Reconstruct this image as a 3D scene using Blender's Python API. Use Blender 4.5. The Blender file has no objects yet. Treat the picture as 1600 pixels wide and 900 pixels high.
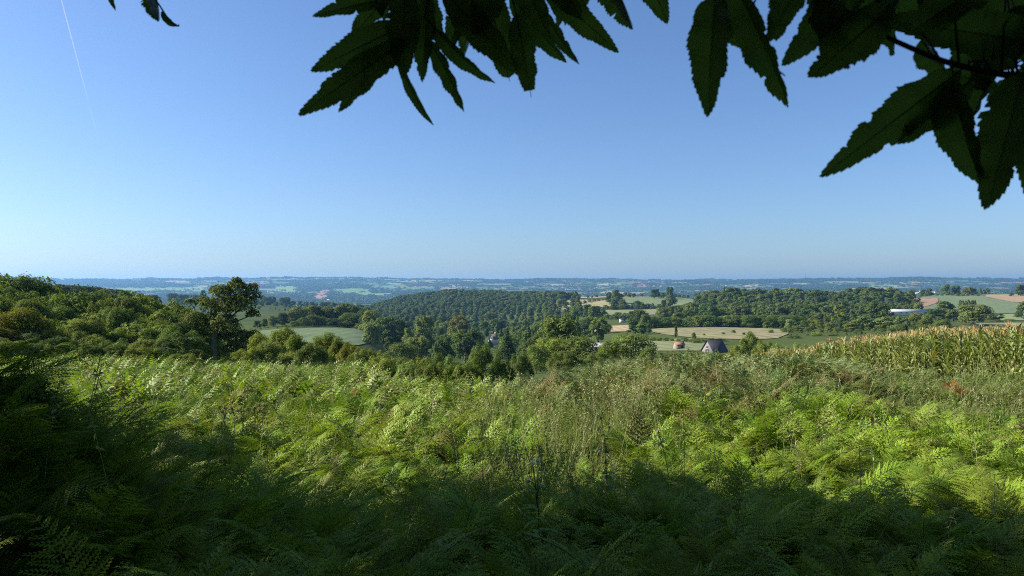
import bpy, math, random
import numpy as np
from mathutils import Vector, Euler
R = math.radians
rng = np.random.default_rng(7)
random.seed(7)
S = bpy.context.scene
COL = S.collection
CAMZ = 1.65
F = 1150.0                     # focal length in pixels of a 1600 px wide picture
SUN_AZ, SUN_EL = -82.0, 30.0   # degrees, azimuth from the view direction (negative: left)

# ------------------------------------------------------------------ noise
def _hash(ix, iy, seed):
    h = (ix.astype(np.int64) * 374761393 + iy.astype(np.int64) * 668265263 + seed * 974711) & 0xffffffff
    h = ((h ^ (h >> 13)) * 1274126177) & 0xffffffff
    h = ((h ^ (h >> 16)) * 2246822519) & 0xffffffff
    return ((h ^ (h >> 15)) & 0xffffff) / float(0xffffff)
def vnoise(x, y, seed=0):
    x = np.asarray(x, float); y = np.asarray(y, float)
    ix = np.floor(x); iy = np.floor(y)
    fx = x - ix; fy = y - iy
    fx = fx * fx * (3 - 2 * fx); fy = fy * fy * (3 - 2 * fy)
    a = _hash(ix, iy, seed); b = _hash(ix + 1, iy, seed)
    c = _hash(ix, iy + 1, seed); d = _hash(ix + 1, iy + 1, seed)
    return (a * (1 - fx) + b * fx) * (1 - fy) + (c * (1 - fx) + d * fx) * fy
def fbm(x, y, seed=0, o=4):
    s = 0; a = 0.5; t = 0
    for i in range(o):
        s = s + a * vnoise(x * 2 ** i, y * 2 ** i, seed + i * 17); t += a; a *= 0.5
    return s / t
def smooth(a, b, x):
    t = np.clip((x - a) / (b - a), 0, 1)
    return t * t * (3 - 2 * t)

# ------------------------------------------------------------------ terrain (heights relative to the eye)
NEAR = [(0.1, -1.65), (3.5, -1.85), (7, -2.45), (14, -2.95), (27, -3.7)]
def farp(crest, a=-88, b=-78, c=-28):
    return [(4000, a), (5000, b), (6500, c), (8000, 48), (9500, crest), (13500, crest - 25)]
MID = [(0.1, -1.65), (3.5, -1.85), (7, -2.5), (14, -3.05), (22, -3.7), (27, -4.2), (33, -5.2)]
RISE = [(0.1, -1.65), (3.5, -1.85), (7, -2.4), (14, -2.85), (27, -3.5), (36, -4.05)]
PROFILES = {
 -250: NEAR + [(40, -4.2), (80, -5.5), (150, -7), (300, -8), (600, -35), (1500, -70)] + farp(128),
    0: NEAR + [(40, -4.2), (80, -6.2), (150, -8), (300, -11.5), (600, -35), (1500, -70), (2500, -80)] + farp(128),
  100: NEAR + [(40, -4.3), (80, -7), (150, -9.5), (300, -13), (600, -35), (1500, -68), (2500, -80)] + farp(126),
  230: NEAR + [(40, -4.5), (80, -8.5), (150, -12), (300, -17), (600, -33), (1000, -38), (1400, -34), (2200, -60)] + farp(112),
  330: NEAR + [(40, -4.8), (80, -9.5), (150, -15), (300, -21), (600, -30), (1000, -34), (1400, -30), (2200, -55)] + farp(126),
  430: NEAR + [(40, -5), (70, -8.5), (120, -14), (200, -19), (300, -22.2), (400, -22), (500, -22.5), (700, -32), (1100, -34), (1500, -30), (2000, -45), (3000, -80)] + farp(132),
  520: NEAR + [(40, -5), (70, -8.5), (120, -14), (200, -19.5), (300, -22.4), (400, -22), (500, -22.5), (700, -36), (1100, -44), (1500, -46), (1700, -50), (3000, -82)] + farp(130, -86, -78, -28),
  575: NEAR + [(40, -5), (70, -8.5), (120, -14), (200, -21), (300, -25), (400, -24), (500, -25), (700, -40), (1000, -48), (1300, -50), (1700, -50), (2500, -75)] + farp(130),
  620: MID + [(40, -7), (70, -10), (120, -14), (200, -24), (300, -32), (400, -35), (600, -42), (1000, -49), (1300, -44), (1500, -34), (1700, -22), (2000, -35), (2800, -75)] + farp(122),
  700: MID + [(40, -7), (70, -10), (120, -14), (200, -24), (400, -38), (600, -45), (900, -51), (1200, -47), (1450, -26), (1700, -10), (1950, -14), (2800, -70)] + farp(112),
  780: MID + [(40, -7), (70, -10), (120, -14), (200, -23), (400, -38), (600, -46), (900, -51), (1200, -46), (1450, -28), (1700, -17), (1900, -16), (2800, -70)] + farp(104),
  860: NEAR[:3] + [(14, -3.05), (27, -4.1), (40, -6), (70, -9), (120, -13.5), (200, -21), (400, -32), (600, -38), (900, -42), (1200, -36), (1450, -20), (1700, -17), (1900, -20), (2800, -70)] + farp(108),
  950: NEAR + [(40, -4.8), (70, -7.6), (120, -13), (200, -20), (400, -28), (500, -29), (580, -29.5), (700, -34), (800, -33), (850, -29.6), (1000, -30.4), (1100, -27), (1400, -15.8), (1500, -16), (2000, -40), (2800, -75)] + farp(114),
 1050: RISE + [(41, -4.9), (70, -8.4), (150, -15.5), (230, -19), (300, -22), (350, -24), (450, -25.5), (600, -28), (850, -32), (1000, -28), (1100, -26), (1400, -15.8), (1500, -17), (2500, -75)] + farp(108),
 1110: RISE + [(41, -4.8), (70, -8.2), (150, -15), (230, -18.7), (300, -21.5), (350, -24), (450, -25.5), (600, -28), (850, -29.6), (1000, -19), (1150, -20), (1500, -28), (2500, -72)] + farp(104),
 1250: RISE[:5] + [(36, -4.35), (47, -6.1), (65, -9), (150, -14.5), (300, -21.5), (450, -25.3), (650, -27), (850, -29), (1000, -18), (1150, -19), (2000, -60), (2800, -75)] + farp(116, -70, -55, -20),
 1400: NEAR + [(35, -4.3), (60, -7.2), (150, -14), (400, -24), (650, -26.5), (850, -29), (1000, -17), (1150, -17), (2000, -55), (2800, -70)] + farp(128, -52, -38, -10),
 1450: NEAR + [(35, -4.3), (60, -7), (100, -11), (200, -18), (400, -24), (650, -26), (850, -27), (1000, -22), (1200, -12.5), (1300, -11), (1600, -22), (2500, -60)] + farp(128, -50, -36, -10),
 1560: NEAR + [(35, -4.3), (60, -6.6), (100, -11), (200, -18), (400, -24), (620, -25), (680, -26.5), (800, -28), (1200, -12.8), (1300, -9.5), (1600, -20), (2500, -60)] + farp(120, -60, -45, -15),
 1750: NEAR + [(35, -4.3), (60, -6.6), (100, -11), (200, -18), (400, -24), (650, -26), (800, -27), (1200, -11), (1300, -8), (1600, -20), (2500, -60)] + farp(124),
}
_px = np.array(sorted(PROFILES)); _gx = np.arange(-250, 1751, 10.0)
_gl = np.linspace(math.log(0.5), math.log(13500), 420); _gd = np.exp(_gl)
_T = np.array([np.interp(_gd, *zip(*PROFILES[p])) for p in _px])
_T = np.array([np.interp(_gx, _px, _T[:, j]) for j in range(len(_gd))]).T
def _blur(a, k, ax):
    w = np.exp(-0.5 * (np.arange(-2 * k, 2 * k + 1) / k) ** 2); w /= w.sum()
    p = np.pad(a, [(2 * k, 2 * k) if i == ax else (0, 0) for i in range(2)], mode='edge')
    return sum(w[i] * np.take(p, range(i, i + a.shape[ax]), axis=ax) for i in range(len(w)))
_T = _blur(_blur(_T, 2, 0), 2, 1)
def ground(x, y):
    x = np.asarray(x, float); y = np.asarray(y, float)
    r = np.hypot(x, y); az = np.arctan2(x, y)
    azc = np.clip(az, -R(42), R(40))
    lim = np.clip(np.abs(az), 0, R(48))
    d = np.maximum(r * np.cos(lim), 0.5)
    u = (800 + F * np.tan(azc) - _gx[0]) / 10.0
    u = np.clip(u, 0, len(_gx) - 1.001); iu = u.astype(int); fu = u - iu
    v = (np.log(np.clip(d, 0.5, 13499)) - _gl[0]) / (_gl[1] - _gl[0])
    v = np.clip(v, 0, len(_gl) - 1.001); iv = v.astype(int); fv = v - iv
    e = (_T[iu, iv] * (1 - fu) + _T[iu + 1, iv] * fu) * (1 - fv) + (_T[iu, iv + 1] * (1 - fu) + _T[iu + 1, iv + 1] * fu) * fv
    back = smooth(R(95), R(150), np.abs(az))
    e = e * (1 - back) + (-1.65 - 0.02 * np.minimum(r, 300)) * back
    e = e + (fbm(x / 3.1, y / 3.1, 3) - 0.5) * 0.35 * smooth(1.5, 5, r) * (1 - smooth(60, 120, r))
    e = e + (fbm(x / 60, y / 60, 5) - 0.5) * 3.0 * smooth(100, 250, r)
    e = e + (fbm(x / 420, y / 420, 9) - 0.5) * 42 * smooth(3300, 6000, r)
    e = e + 1.0 * np.exp(-((x + 3.6) ** 2 + (y - 4.5) ** 2) / 1.4 ** 2)      # bank on the left
    return e + CAMZ
def gz(x, y): return float(ground(np.array([x]), np.array([y]))[0])
def at(px, d): return (px - 800) / F * d
def P(px, py, d): return Vector(((px - 800) / F * d, d, CAMZ - (py - 450) / F * d))
def find_d(px, py, lo, hi):
    d = np.linspace(lo, hi, 400)
    g = 450 - (ground((px - 800) / F * d, d) - CAMZ) * F / d
    i = np.argmin(np.abs(g - py))
    return float(d[i])

# ------------------------------------------------------------------ object helpers
def tag(o, label=None, cat=None, group=None, kind=None):
    if label: o['label'] = label
    if cat: o['category'] = cat
    if group: o['group'] = group
    if kind: o['kind'] = kind
    return o
def empty(name, loc, rz=0.0, sc=(1, 1, 1)):
    o = bpy.data.objects.new(name, None); COL.objects.link(o)
    o.location = loc; o.rotation_euler = (0, 0, rz); o.scale = sc
    o.empty_display_size = 0.2
    return o
class MB:
    """collects polygons"""
    def __init__(s): s.v = []; s.f = []; s.n = 0; s.u = []; s.m = []
    def add(s, verts, faces, mi=0):
        verts = np.asarray(verts, float).reshape(-1, 3)
        s.v.append(verts)
        for f in faces:
            s.f.append(tuple(int(i) + s.n for i in f)); s.m.append(mi)
        s.n += len(verts)
    def quads(s, q, mi=0):                       # q: (n, 4, 3)
        q = np.asarray(q, float); n = len(q)
        s.v.append(q.reshape(-1, 3))
        idx = (np.arange(n * 4) + s.n).reshape(n, 4)
        s.f.extend(map(tuple, idx.tolist())); s.m.extend([mi] * n); s.n += n * 4
    def box(s, c, sz, rz=0, mi=0):
        c = np.array(c, float); h = np.array(sz, float) / 2
        v = np.array([[x, y, z] for x in (-1, 1) for y in (-1, 1) for z in (-1, 1)]) * h
        cs, sn = math.cos(rz), math.sin(rz)
        v = np.c_[v[:, 0] * cs - v[:, 1] * sn, v[:, 0] * sn + v[:, 1] * cs, v[:, 2]] + c
        s.add(v, [(0, 1, 3, 2), (4, 6, 7, 5), (0, 4, 5, 1), (2, 3, 7, 6), (0, 2, 6, 4), (1, 5, 7, 3)], mi)
    def tube(s, pts, rad, n=6, mi=0, cap=True):
        pts = np.asarray(pts, float); k = len(pts)
        rad = np.broadcast_to(np.asarray(rad, float), (k,))
        t = np.gradient(pts, axis=0); t /= np.linalg.norm(t, axis=1)[:, None] + 1e-9
        up = np.array([0.13, 0.31, 0.94]) if abs(t[0][2]) < 0.8 else np.array([0.94, 0.31, 0.13])
        a = np.cross(t, up); a /= np.linalg.norm(a, axis=1)[:, None] + 1e-9
        b = np.cross(t, a)
        th = np.arange(n) * 2 * math.pi / n
        v = pts[:, None] + rad[:, None, None] * (np.cos(th)[None, :, None] * a[:, None] + np.sin(th)[None, :, None] * b[:, None])
        fs = [(i * n + j, i * n + (j + 1) % n, (i + 1) * n + (j + 1) % n, (i + 1) * n + j) for i in range(k - 1) for j in range(n)]
        if cap: fs += [tuple(range(n))[::-1], tuple((k - 1) * n + j for j in range(n))]
        s.add(v.reshape(-1, 3), fs, mi)
    def mesh(s, name, mats, smoothed=False):
        me = bpy.data.meshes.new(name)
        v = np.concatenate(s.v) if s.v else np.zeros((0, 3))
        nv = len(v); tot = np.array([len(f) for f in s.f], np.int32)
        me.vertices.add(nv); me.vertices.foreach_set('co', v.astype(np.float32).ravel())
        loops = np.fromiter((i for f in s.f for i in f), np.int32, int(tot.sum()))
        me.loops.add(len(loops)); me.loops.foreach_set('vertex_index', loops)
        me.polygons.add(len(tot))
        st = np.zeros(len(tot), np.int32); st[1:] = np.cumsum(tot)[:-1]
        me.polygons.foreach_set('loop_start', st)
        me.polygons.foreach_set('material_index', np.array(s.m, np.int32))
        for m in (mats if isinstance(mats, (list, tuple)) else [mats]): me.materials.append(m)
        if smoothed: me.polygons.foreach_set('use_smooth', np.ones(len(tot), bool))
        me.update(calc_edges=True); me.validate()
        return me
    def obj(s, name, mats, parent=None, smoothed=False):
        o = bpy.data.objects.new(name, s.mesh(name, mats, smoothed)); COL.objects.link(o); o.parent = parent
        return o
def link(name, me, parent=None):
    o = bpy.data.objects.new(name, me); COL.objects.link(o); o.parent = parent
    return o

# ------------------------------------------------------------------ materials
def new_mat(name):
    m = bpy.data.materials.new(name); m.use_nodes = True
    nt = m.node_tree; nt.nodes.clear()
    return m, nt, nt.nodes.new('ShaderNodeOutputMaterial')
def nd(nt, t, **k):
    n = nt.nodes.new(t)
    for a, v in k.items():
        if a.startswith('i_'):
            n.inputs[a[2:].replace('_', ' ')].default_value = v
        else: setattr(n, a, v)
    return n
def ramp(nt, fac, stops):
    n = nt.nodes.new('ShaderNodeValToRGB'); e = n.color_ramp.elements
    while len(e) > 1: e.remove(e[-1])
    e[0].position = stops[0][0]; e[0].color = (*stops[0][1], 1)
    for p, c in stops[1:]:
        k = e.new(p); k.color = (*c, 1)
    if fac is not None: nt.links.new(fac, n.inputs['Fac'])
    return n
def mixc(nt, fac, a, b, mode='MIX'):
    n = nt.nodes.new('ShaderNodeMix'); n.data_type = 'RGBA'; n.blend_type = mode
    for sock, v in ((n.inputs['Factor'], fac), (n.inputs[6], a), (n.inputs[7], b)):
        if hasattr(v, 'is_linked'): nt.links.new(v, sock)
        elif isinstance(v, (tuple, list)): sock.default_value = (*v[:3], 1)
        else: sock.default_value = v
    return n.outputs[2]
def leaf_shader(nt, out, col, transl=0.35, gloss=0.05, rough=0.6, tcol=None):
    d = nt.nodes.new('ShaderNodeBsdfDiffuse'); t = nt.nodes.new('ShaderNodeBsdfTranslucent')
    g = nd(nt, 'ShaderNodeBsdfGlossy', i_Roughness=rough)
    nt.links.new(col, d.inputs['Color'])
    tc = mixc(nt, 1.0, col, tcol or (1.0, 1.0, 0.5), 'MULTIPLY')
    nt.links.new(tc, t.inputs['Color'])
    m1 = nd(nt, 'ShaderNodeMixShader'); m1.inputs[0].default_value = transl
    nt.links.new(d.outputs[0], m1.inputs[1]); nt.links.new(t.outputs[0], m1.inputs[2])
    fr = nd(nt, 'ShaderNodeLayerWeight', i_Blend=0.25)
    mul = nd(nt, 'ShaderNodeMath', operation='MULTIPLY'); mul.inputs[1].default_value = gloss * 0.8
    add = nd(nt, 'ShaderNodeMath', operation='ADD'); add.inputs[1].default_value = gloss * 0.12
    nt.links.new(fr.outputs['Fresnel'], mul.inputs[0]); nt.links.new(mul.outputs[0], add.inputs[0])
    m2 = nd(nt, 'ShaderNodeMixShader'); nt.links.new(add.outputs[0], m2.inputs[0])
    nt.links.new(m1.outputs[0], m2.inputs[1]); nt.links.new(g.outputs[0], m2.inputs[2])
    nt.links.new(m2.outputs[0], out.inputs[0])
def foliage(name, a, b, c=None, scale=0.6, fine=7.0, transl=0.35, gloss=0.05, objcol=False, dead=None, dead_at=0.72):
    """leaf colour: two tones by a world-space noise, a third by each copy, brown flecks where dead is given"""
    m, nt, out = new_mat(name)
    pos = nt.nodes.new('ShaderNodeNewGeometry').outputs['Position']
    oi = nt.nodes.new('ShaderNodeObjectInfo')
    n1 = nd(nt, 'ShaderNodeTexNoise', i_Scale=scale, i_Detail=3.0); nt.links.new(pos, n1.inputs['Vector'])
    f1 = ramp(nt, n1.outputs['Fac'], [(0.36, (0, 0, 0)), (0.64, (1, 1, 1))]).outputs[0]
    col = mixc(nt, f1, a, b)
    if c:
        f2 = ramp(nt, oi.outputs['Random'], [(0.35, (0, 0, 0)), (0.95, (1, 1, 1))]).outputs[0]
        col = mixc(nt, f2, col, c)
    n2 = nd(nt, 'ShaderNodeTexNoise', i_Scale=fine, i_Detail=2.0); nt.links.new(pos, n2.inputs['Vector'])
    v = ramp(nt, n2.outputs['Fac'], [(0.3, (0.68, 0.68, 0.68)), (0.7, (1.3, 1.3, 1.3))]).outputs[0]
    col = mixc(nt, 1.0, col, v, 'MULTIPLY')
    if dead:
        n3 = nd(nt, 'ShaderNodeTexNoise', i_Scale=fine * 0.35, i_Detail=4.0); nt.links.new(pos, n3.inputs['Vector'])
        f3 = ramp(nt, n3.outputs['Fac'], [(dead_at - 0.08, (0, 0, 0)), (dead_at, (1, 1, 1))]).outputs[0]
        col = mixc(nt, f3, col, dead)
    if objcol: col = mixc(nt, 1.0, col, oi.outputs['Color'], 'MULTIPLY')
    leaf_shader(nt, out, col, transl, gloss)
    return m
def plain(name, a, b=None, scale=2.0, rough=0.8, bump=0.0, detail=4.0, stretch=None, objspace=True):
    m, nt, out = new_mat(name)
    p = nd(nt, 'ShaderNodeBsdfPrincipled', i_Roughness=rough)
    tc = nt.nodes.new('ShaderNodeTexCoord') if objspace else nt.nodes.new('ShaderNodeNewGeometry')
    pos = tc.outputs['Object' if objspace else 'Position']
    if stretch:
        mp = nt.nodes.new('ShaderNodeMapping'); mp.inputs['Scale'].default_value = stretch
        nt.links.new(pos, mp.inputs[0]); pos = mp.outputs[0]
    n = nd(nt, 'ShaderNodeTexNoise', i_Scale=scale, i_Detail=detail); nt.links.new(pos, n.inputs['Vector'])
    r = ramp(nt, n.outputs['Fac'], [(0.35, a), (0.65, b or tuple(x * 0.7 for x in a))])
    nt.links.new(r.outputs[0], p.inputs['Base Color'])
    if not objspace:
        n5 = nd(nt, 'ShaderNodeTexNoise', i_Scale=scale * 14, i_Detail=4.0); nt.links.new(pos, n5.inputs['Vector'])
        v5 = ramp(nt, n5.outputs['Fac'], [(0.3, (0.7, 0.72, 0.7)), (0.7, (1.25, 1.22, 1.2))])
        nt.links.new(mixc(nt, 1.0, r.outputs[0], v5.outputs[0], 'MULTIPLY'), p.inputs['Base Color'])
    if not objspace:                 # drill lines
        wv = nd(nt, 'ShaderNodeTexWave', i_Scale=0.05, i_Distortion=2.5, i_Detail=2.0); wv.inputs['Detail Scale'].default_value = 0.4; nt.links.new(nt.nodes['Geometry'].outputs['Position'], wv.inputs['Vector'])
        v6 = ramp(nt, wv.outputs['Fac'], [(0.2, (0.84, 0.86, 0.84)), (0.8, (1.1, 1.08, 1.08))])
        src = p.inputs['Base Color'].links[0].from_socket
        nt.links.new(mixc(nt, 1.0, src, v6.outputs[0], 'MULTIPLY'), p.inputs['Base Color'])
    if bump:
        bp = nd(nt, 'ShaderNodeBump', i_Strength=bump); nt.links.new(n.outputs['Fac'], bp.inputs['Height'])
        nt.links.new(bp.outputs[0], p.inputs['Normal'])
    nt.links.new(p.outputs[0], out.inputs[0])
    return m

M_TREE = foliage('tree_leaves', (0.086, 0.134, 0.038), (0.128, 0.172, 0.046), (0.148, 0.180, 0.055), scale=0.25, fine=1.3, transl=0.32, gloss=0.04, objcol=True)
M_BUSH = foliage('scrub_leaves', (0.118, 0.178, 0.040), (0.175, 0.215, 0.052), scale=0.5, fine=4.0, transl=0.35, gloss=0.05, objcol=True, dead=(0.13, 0.095, 0.035), dead_at=0.78)
M_LONE = foliage('beech_leaves', (0.105, 0.15, 0.036), (0.16, 0.178, 0.045), scale=0.8, fine=3.0, transl=0.35, gloss=0.05, dead=(0.17, 0.105, 0.03), dead_at=0.76)
M_BARK = plain('bark', (0.11, 0.085, 0.06), (0.05, 0.04, 0.03), 8, 0.9, 0.6, stretch=(1, 1, 0.25))
M_TWIG = plain('twig_bark', (0.055, 0.04, 0.028), (0.03, 0.022, 0.018), 60, 0.7, 0.3)
M_FERN = foliage('bracken_leaf', (0.145, 0.27, 0.020), (0.265, 0.355, 0.032), (0.21, 0.26, 0.038), scale=0.8, fine=10, transl=0.33, gloss=0.05, dead=(0.20, 0.115, 0.04), dead_at=0.745)
M_FERNB = foliage('old_bracken_leaf', (0.105, 0.175, 0.046), (0.155, 0.20, 0.052), (0.17, 0.185, 0.062), scale=0.5, fine=8, transl=0.30, gloss=0.045, dead=(0.22, 0.14, 0.065), dead_at=0.735)
M_DEADF = foliage('dead_bracken_leaf', (0.40, 0.15, 0.045), (0.33, 0.17, 0.07), scale=2, fine=12, transl=0.3, gloss=0.02)
M_BROWNF = foliage('withered_bracken_leaf', (0.20, 0.15, 0.055), (0.15, 0.14, 0.05), scale=2, fine=12, transl=0.3, gloss=0.02)
M_GRASS = foliage('grass_blade', (0.13, 0.22, 0.03), (0.20, 0.26, 0.05), (0.24, 0.25, 0.08), scale=0.8, fine=6, transl=0.4, gloss=0.05)
M_STRAW = foliage('dry_grass', (0.33, 0.35, 0.15), (0.42, 0.39, 0.20), (0.24, 0.31, 0.09), scale=1, fine=6, transl=0.3, gloss=0.03)
M_CORN = foliage('maize_leaf', (0.15, 0.225, 0.04), (0.25, 0.30, 0.065), (0.30, 0.31, 0.085), scale=0.9, fine=3, transl=0.35, gloss=0.14, dead=(0.36, 0.25, 0.09), dead_at=0.70)
M_TASSEL = foliage('maize_tassel', (0.58, 0.42, 0.18), (0.52, 0.39, 0.17), (0.64, 0.50, 0.24), scale=1, fine=9, transl=0.3, gloss=0.03)
M_CHEST = None

# ------------------------------------------------------------------ plants: mesh generators
def unit(v): return v / (np.linalg.norm(v, axis=-1, keepdims=True) + 1e-9)
def frond_quads(g, L=0.9, pairs=12, pin=12, droop=0.8, az=0.0, lift=1.1, stem=0.3, wid=0.36, curl=0.25):
    """one bracken frond: arching rachis, pinnae, pinnules as small kites; returns quads (n,4,3) and rachis points"""
    n = 26; t = np.linspace(0, 1, n)
    ang = lift - droop * 1.5 * t ** 1.6
    dx = np.cos(ang); dz = np.sin(ang); ds = (stem + L) / n
    hx = np.concatenate([[0], np.cumsum(dx)[:-1]]) * ds; hz = np.concatenate([[0], np.cumsum(dz)[:-1]]) * ds
    side = np.cumsum(g.normal(0, 0.006, n))
    pts = np.c_[hx, side, hz]
    q = []
    s0 = stem / (stem + L)
    roll = g.normal(0, 0.25)
    for i in range(pairs):
        a = (i + 0.3) / pairs
        tt = s0 + (1 - s0) * a
        k = tt * (n - 1); i0 = min(int(k), n - 2); p0 = pts[i0] + (pts[i0 + 1] - pts[i0]) * (k - i0)
        tan = unit(pts[i0 + 1] - pts[i0]); sidev = np.array([0, 1.0, 0]); nrm = np.cross(tan, sidev)
        nrm = unit(nrm) * np.sign(nrm[2] + 1e-6)
        for sgn in (-1, 1):
            pl = wid * (1 - a) ** 0.8 * (0.55 + 0.45 * min(1, a * 5 + 0.3)) * g.uniform(0.85, 1.1) + 0.012
            fw = 0.35 + 0.5 * a
            d = unit(tan * fw + sidev * sgn * (1 - 0.25 * a) + nrm * (sgn * roll + g.normal(0, 0.12)))
            m = max(3, int(pin * pl / wid)) if pin > 1 else 1
            if pin > 1:
                u = (np.arange(m) + 0.5) / m
                base = p0 + d * (u * pl)[:, None] - nrm * (curl * pl * u ** 2)[:, None] + tan * (0.06 * pl * u ** 2)[:, None]
                w = np.cross(nrm, d)
                lw = pl * (0.21 if pin > 14 else 0.27) * (1 - u) ** 0.7 + 0.006
                st = pl / m * 0.80
                for s2 in (-1, 1):
                    dd = unit(w * s2 + d * 0.45) * lw[:, None]
                    jit = g.normal(0, 0.14, (m, 1)) * nrm * lw[:, None]
                    tip = base + dd + jit - nrm * (lw * 0.18)[:, None]
                    b1 = base - d * st * 0.75; b2 = base + d * st * 0.75
                    mid1 = base + dd * 0.5 - d * st * 0.62 + jit * 0.4; mid2 = base + dd * 0.5 + d * st * 0.62 + jit * 0.4
                    q.append(np.stack([b1 * 0.6 + base * 0.4, mid1, tip, mid2], 1))
            else:
                w = np.cross(nrm, d) * pl * 0.2
                dn = -nrm * curl * pl
                q.append(np.array([[p0, p0 + d * pl * 0.4 + w + dn * 0.2, p0 + d * pl + dn, p0 + d * pl * 0.4 - w + dn * 0.2]]))
    q = np.concatenate(q)
    c, s = math.cos(az), math.sin(az)
    rot = np.array([[c, -s, 0], [s, c, 0], [0, 0, 1]])
    return q @ rot.T, pts @ rot.T
def fern_fronds(seed, nf=6, lod=0):
    g = np.random.default_rng(seed); out = []
    a0 = g.uniform(0, 6.28)
    for k in range(nf):
        az = a0 + k * 6.28 / nf + g.normal(0, 0.35)
        L = g.uniform(0.65, 1.0); pairs, pin = ((15, 18), (11, 7), (9, 1))[lod]
        q, p = frond_quads(g, L, pairs, pin, g.uniform(0.55, 1.0), az, g.uniform(0.95, 1.35), g.uniform(0.28, 0.5), 0.38 * L * g.uniform(0.85, 1.1), g.uniform(0.1, 0.35))
        out.append((q, p))
    return out
def fern_mesh(seed, nf=6, lod=0, mat=None):
    mb = MB()
    for q, p in fern_fronds(seed, nf, lod):
        mb.quads(q, int((seed * 7 + len(mb.f)) % 16 == 0))
        if lod < 2: mb.tube(p[::3], np.linspace(0.006, 0.0015, len(p[::3])), 3, cap=False)
    return mb.mesh('bracken', [mat or M_FERN, M_BROWNF])
def blade_quads(g, n, h, spread, width, bend):
    q = []
    k = 4
    for i in range(n):
        a = g.uniform(0, 6.28); b = np.array([g.normal(0, spread), g.normal(0, spread), 0])
        hh = h * g.uniform(0.55, 1.1); bd = bend * g.uniform(0.3, 1.3)
        dirv = np.array([math.cos(a), math.sin(a), 0]); sd = np.array([-dirv[1], dirv[0], 0]) * width * g.uniform(0.6, 1.2)
        t = np.linspace(0, 1, k + 1)
        c = b + dirv * (bd * hh * t ** 2)[:, None] + np.array([0, 0, 1]) * (hh * (t - 0.35 * bd * t ** 2.5))[:, None]
        w = (1 - t ** 1.5)[:, None] * sd
        for j in range(k): q.append([c[j] - w[j], c[j] + w[j], c[j + 1] + w[j + 1], c[j + 1] - w[j + 1]])
    return np.array(q)
def grass_mesh(seed, n=26, h=0.75, spread=0.09, width=0.006, bend=0.6, heads=0, mats=None):
    g = np.random.default_rng(seed); mb = MB(); mb.quads(blade_quads(g, n, h, spread, width, bend))
    for i in range(heads):                       # flowering stems
        b = np.array([g.normal(0, spread), g.normal(0, spread), 0]); a = g.uniform(0, 6.28); hh = h * g.uniform(1.0, 1.45)
        t = np.linspace(0, 1, 5); lean = g.uniform(0.05, 0.3)
        c = b + np.c_[math.cos(a) * lean * hh * t ** 2, math.sin(a) * lean * hh * t ** 2, hh * t]
        mb.tube(c, 0.0022, 3, 1, False)
        top = c[-1]; m = 12
        u = g.uniform(0, 1, m); o = g.normal(0, 0.012, (m, 3))
        p = top - (c[-1] - c[-2]) * u[:, None] * 0.9 + o
        dv = unit(g.normal(0, 1, (m, 3)) + np.array([0, 0, 0.8])) * 0.022; sv = unit(np.cross(dv, g.normal(0, 1, (m, 3)))) * 0.006
        mb.quads(np.stack([p - dv, p + sv, p + dv, p - sv], 1), 1)
    return mb.mesh('grass_tuft', mats or [M_GRASS, M_STRAW])
def weed_mesh(seed, h=0.6, n=40, ls=0.05, mat=None):
    """leafy herb: a few stems with pairs of pointed leaves"""
    g = np.random.default_rng(seed); mb = MB()
    for s in range(4):
        a = g.uniform(0, 6.28); hh = h * g.uniform(0.6, 1.1); t = np.linspace(0, 1, 6); ln = g.uniform(0.1, 0.45)
        c = np.c_[math.cos(a) * ln * hh * t ** 1.4, math.sin(a) * ln * hh * t ** 1.4, hh * t]
        mb.tube(c, np.linspace(0.004, 0.0015, 6), 3, 0, False)
        u = g.uniform(0.15, 1, n // 4); p = np.stack([np.interp(u, t, c[:, i]) for i in range(3)], 1)
        d = unit(g.normal(0, 1, (len(u), 3)) * np.array([1, 1, 0.35]) + np.array([0, 0, 0.15])); w = unit(np.cross(d, np.array([0, 0, 1.0]) + g.normal(0, 0.3, (len(u), 3))))
        L = (ls * (1.2 - 0.6 * u) * g.uniform(0.7, 1.3, len(u)))[:, None]
        mb.quads(np.stack([p, p + d * L * 0.5 + w * L * 0.24, p + d * L - np.array([0, 0, 0.25]) * L, p + d * L * 0.5 - w * L * 0.24], 1))
    return mb.mesh('weed', mat or M_GRASS)
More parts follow.
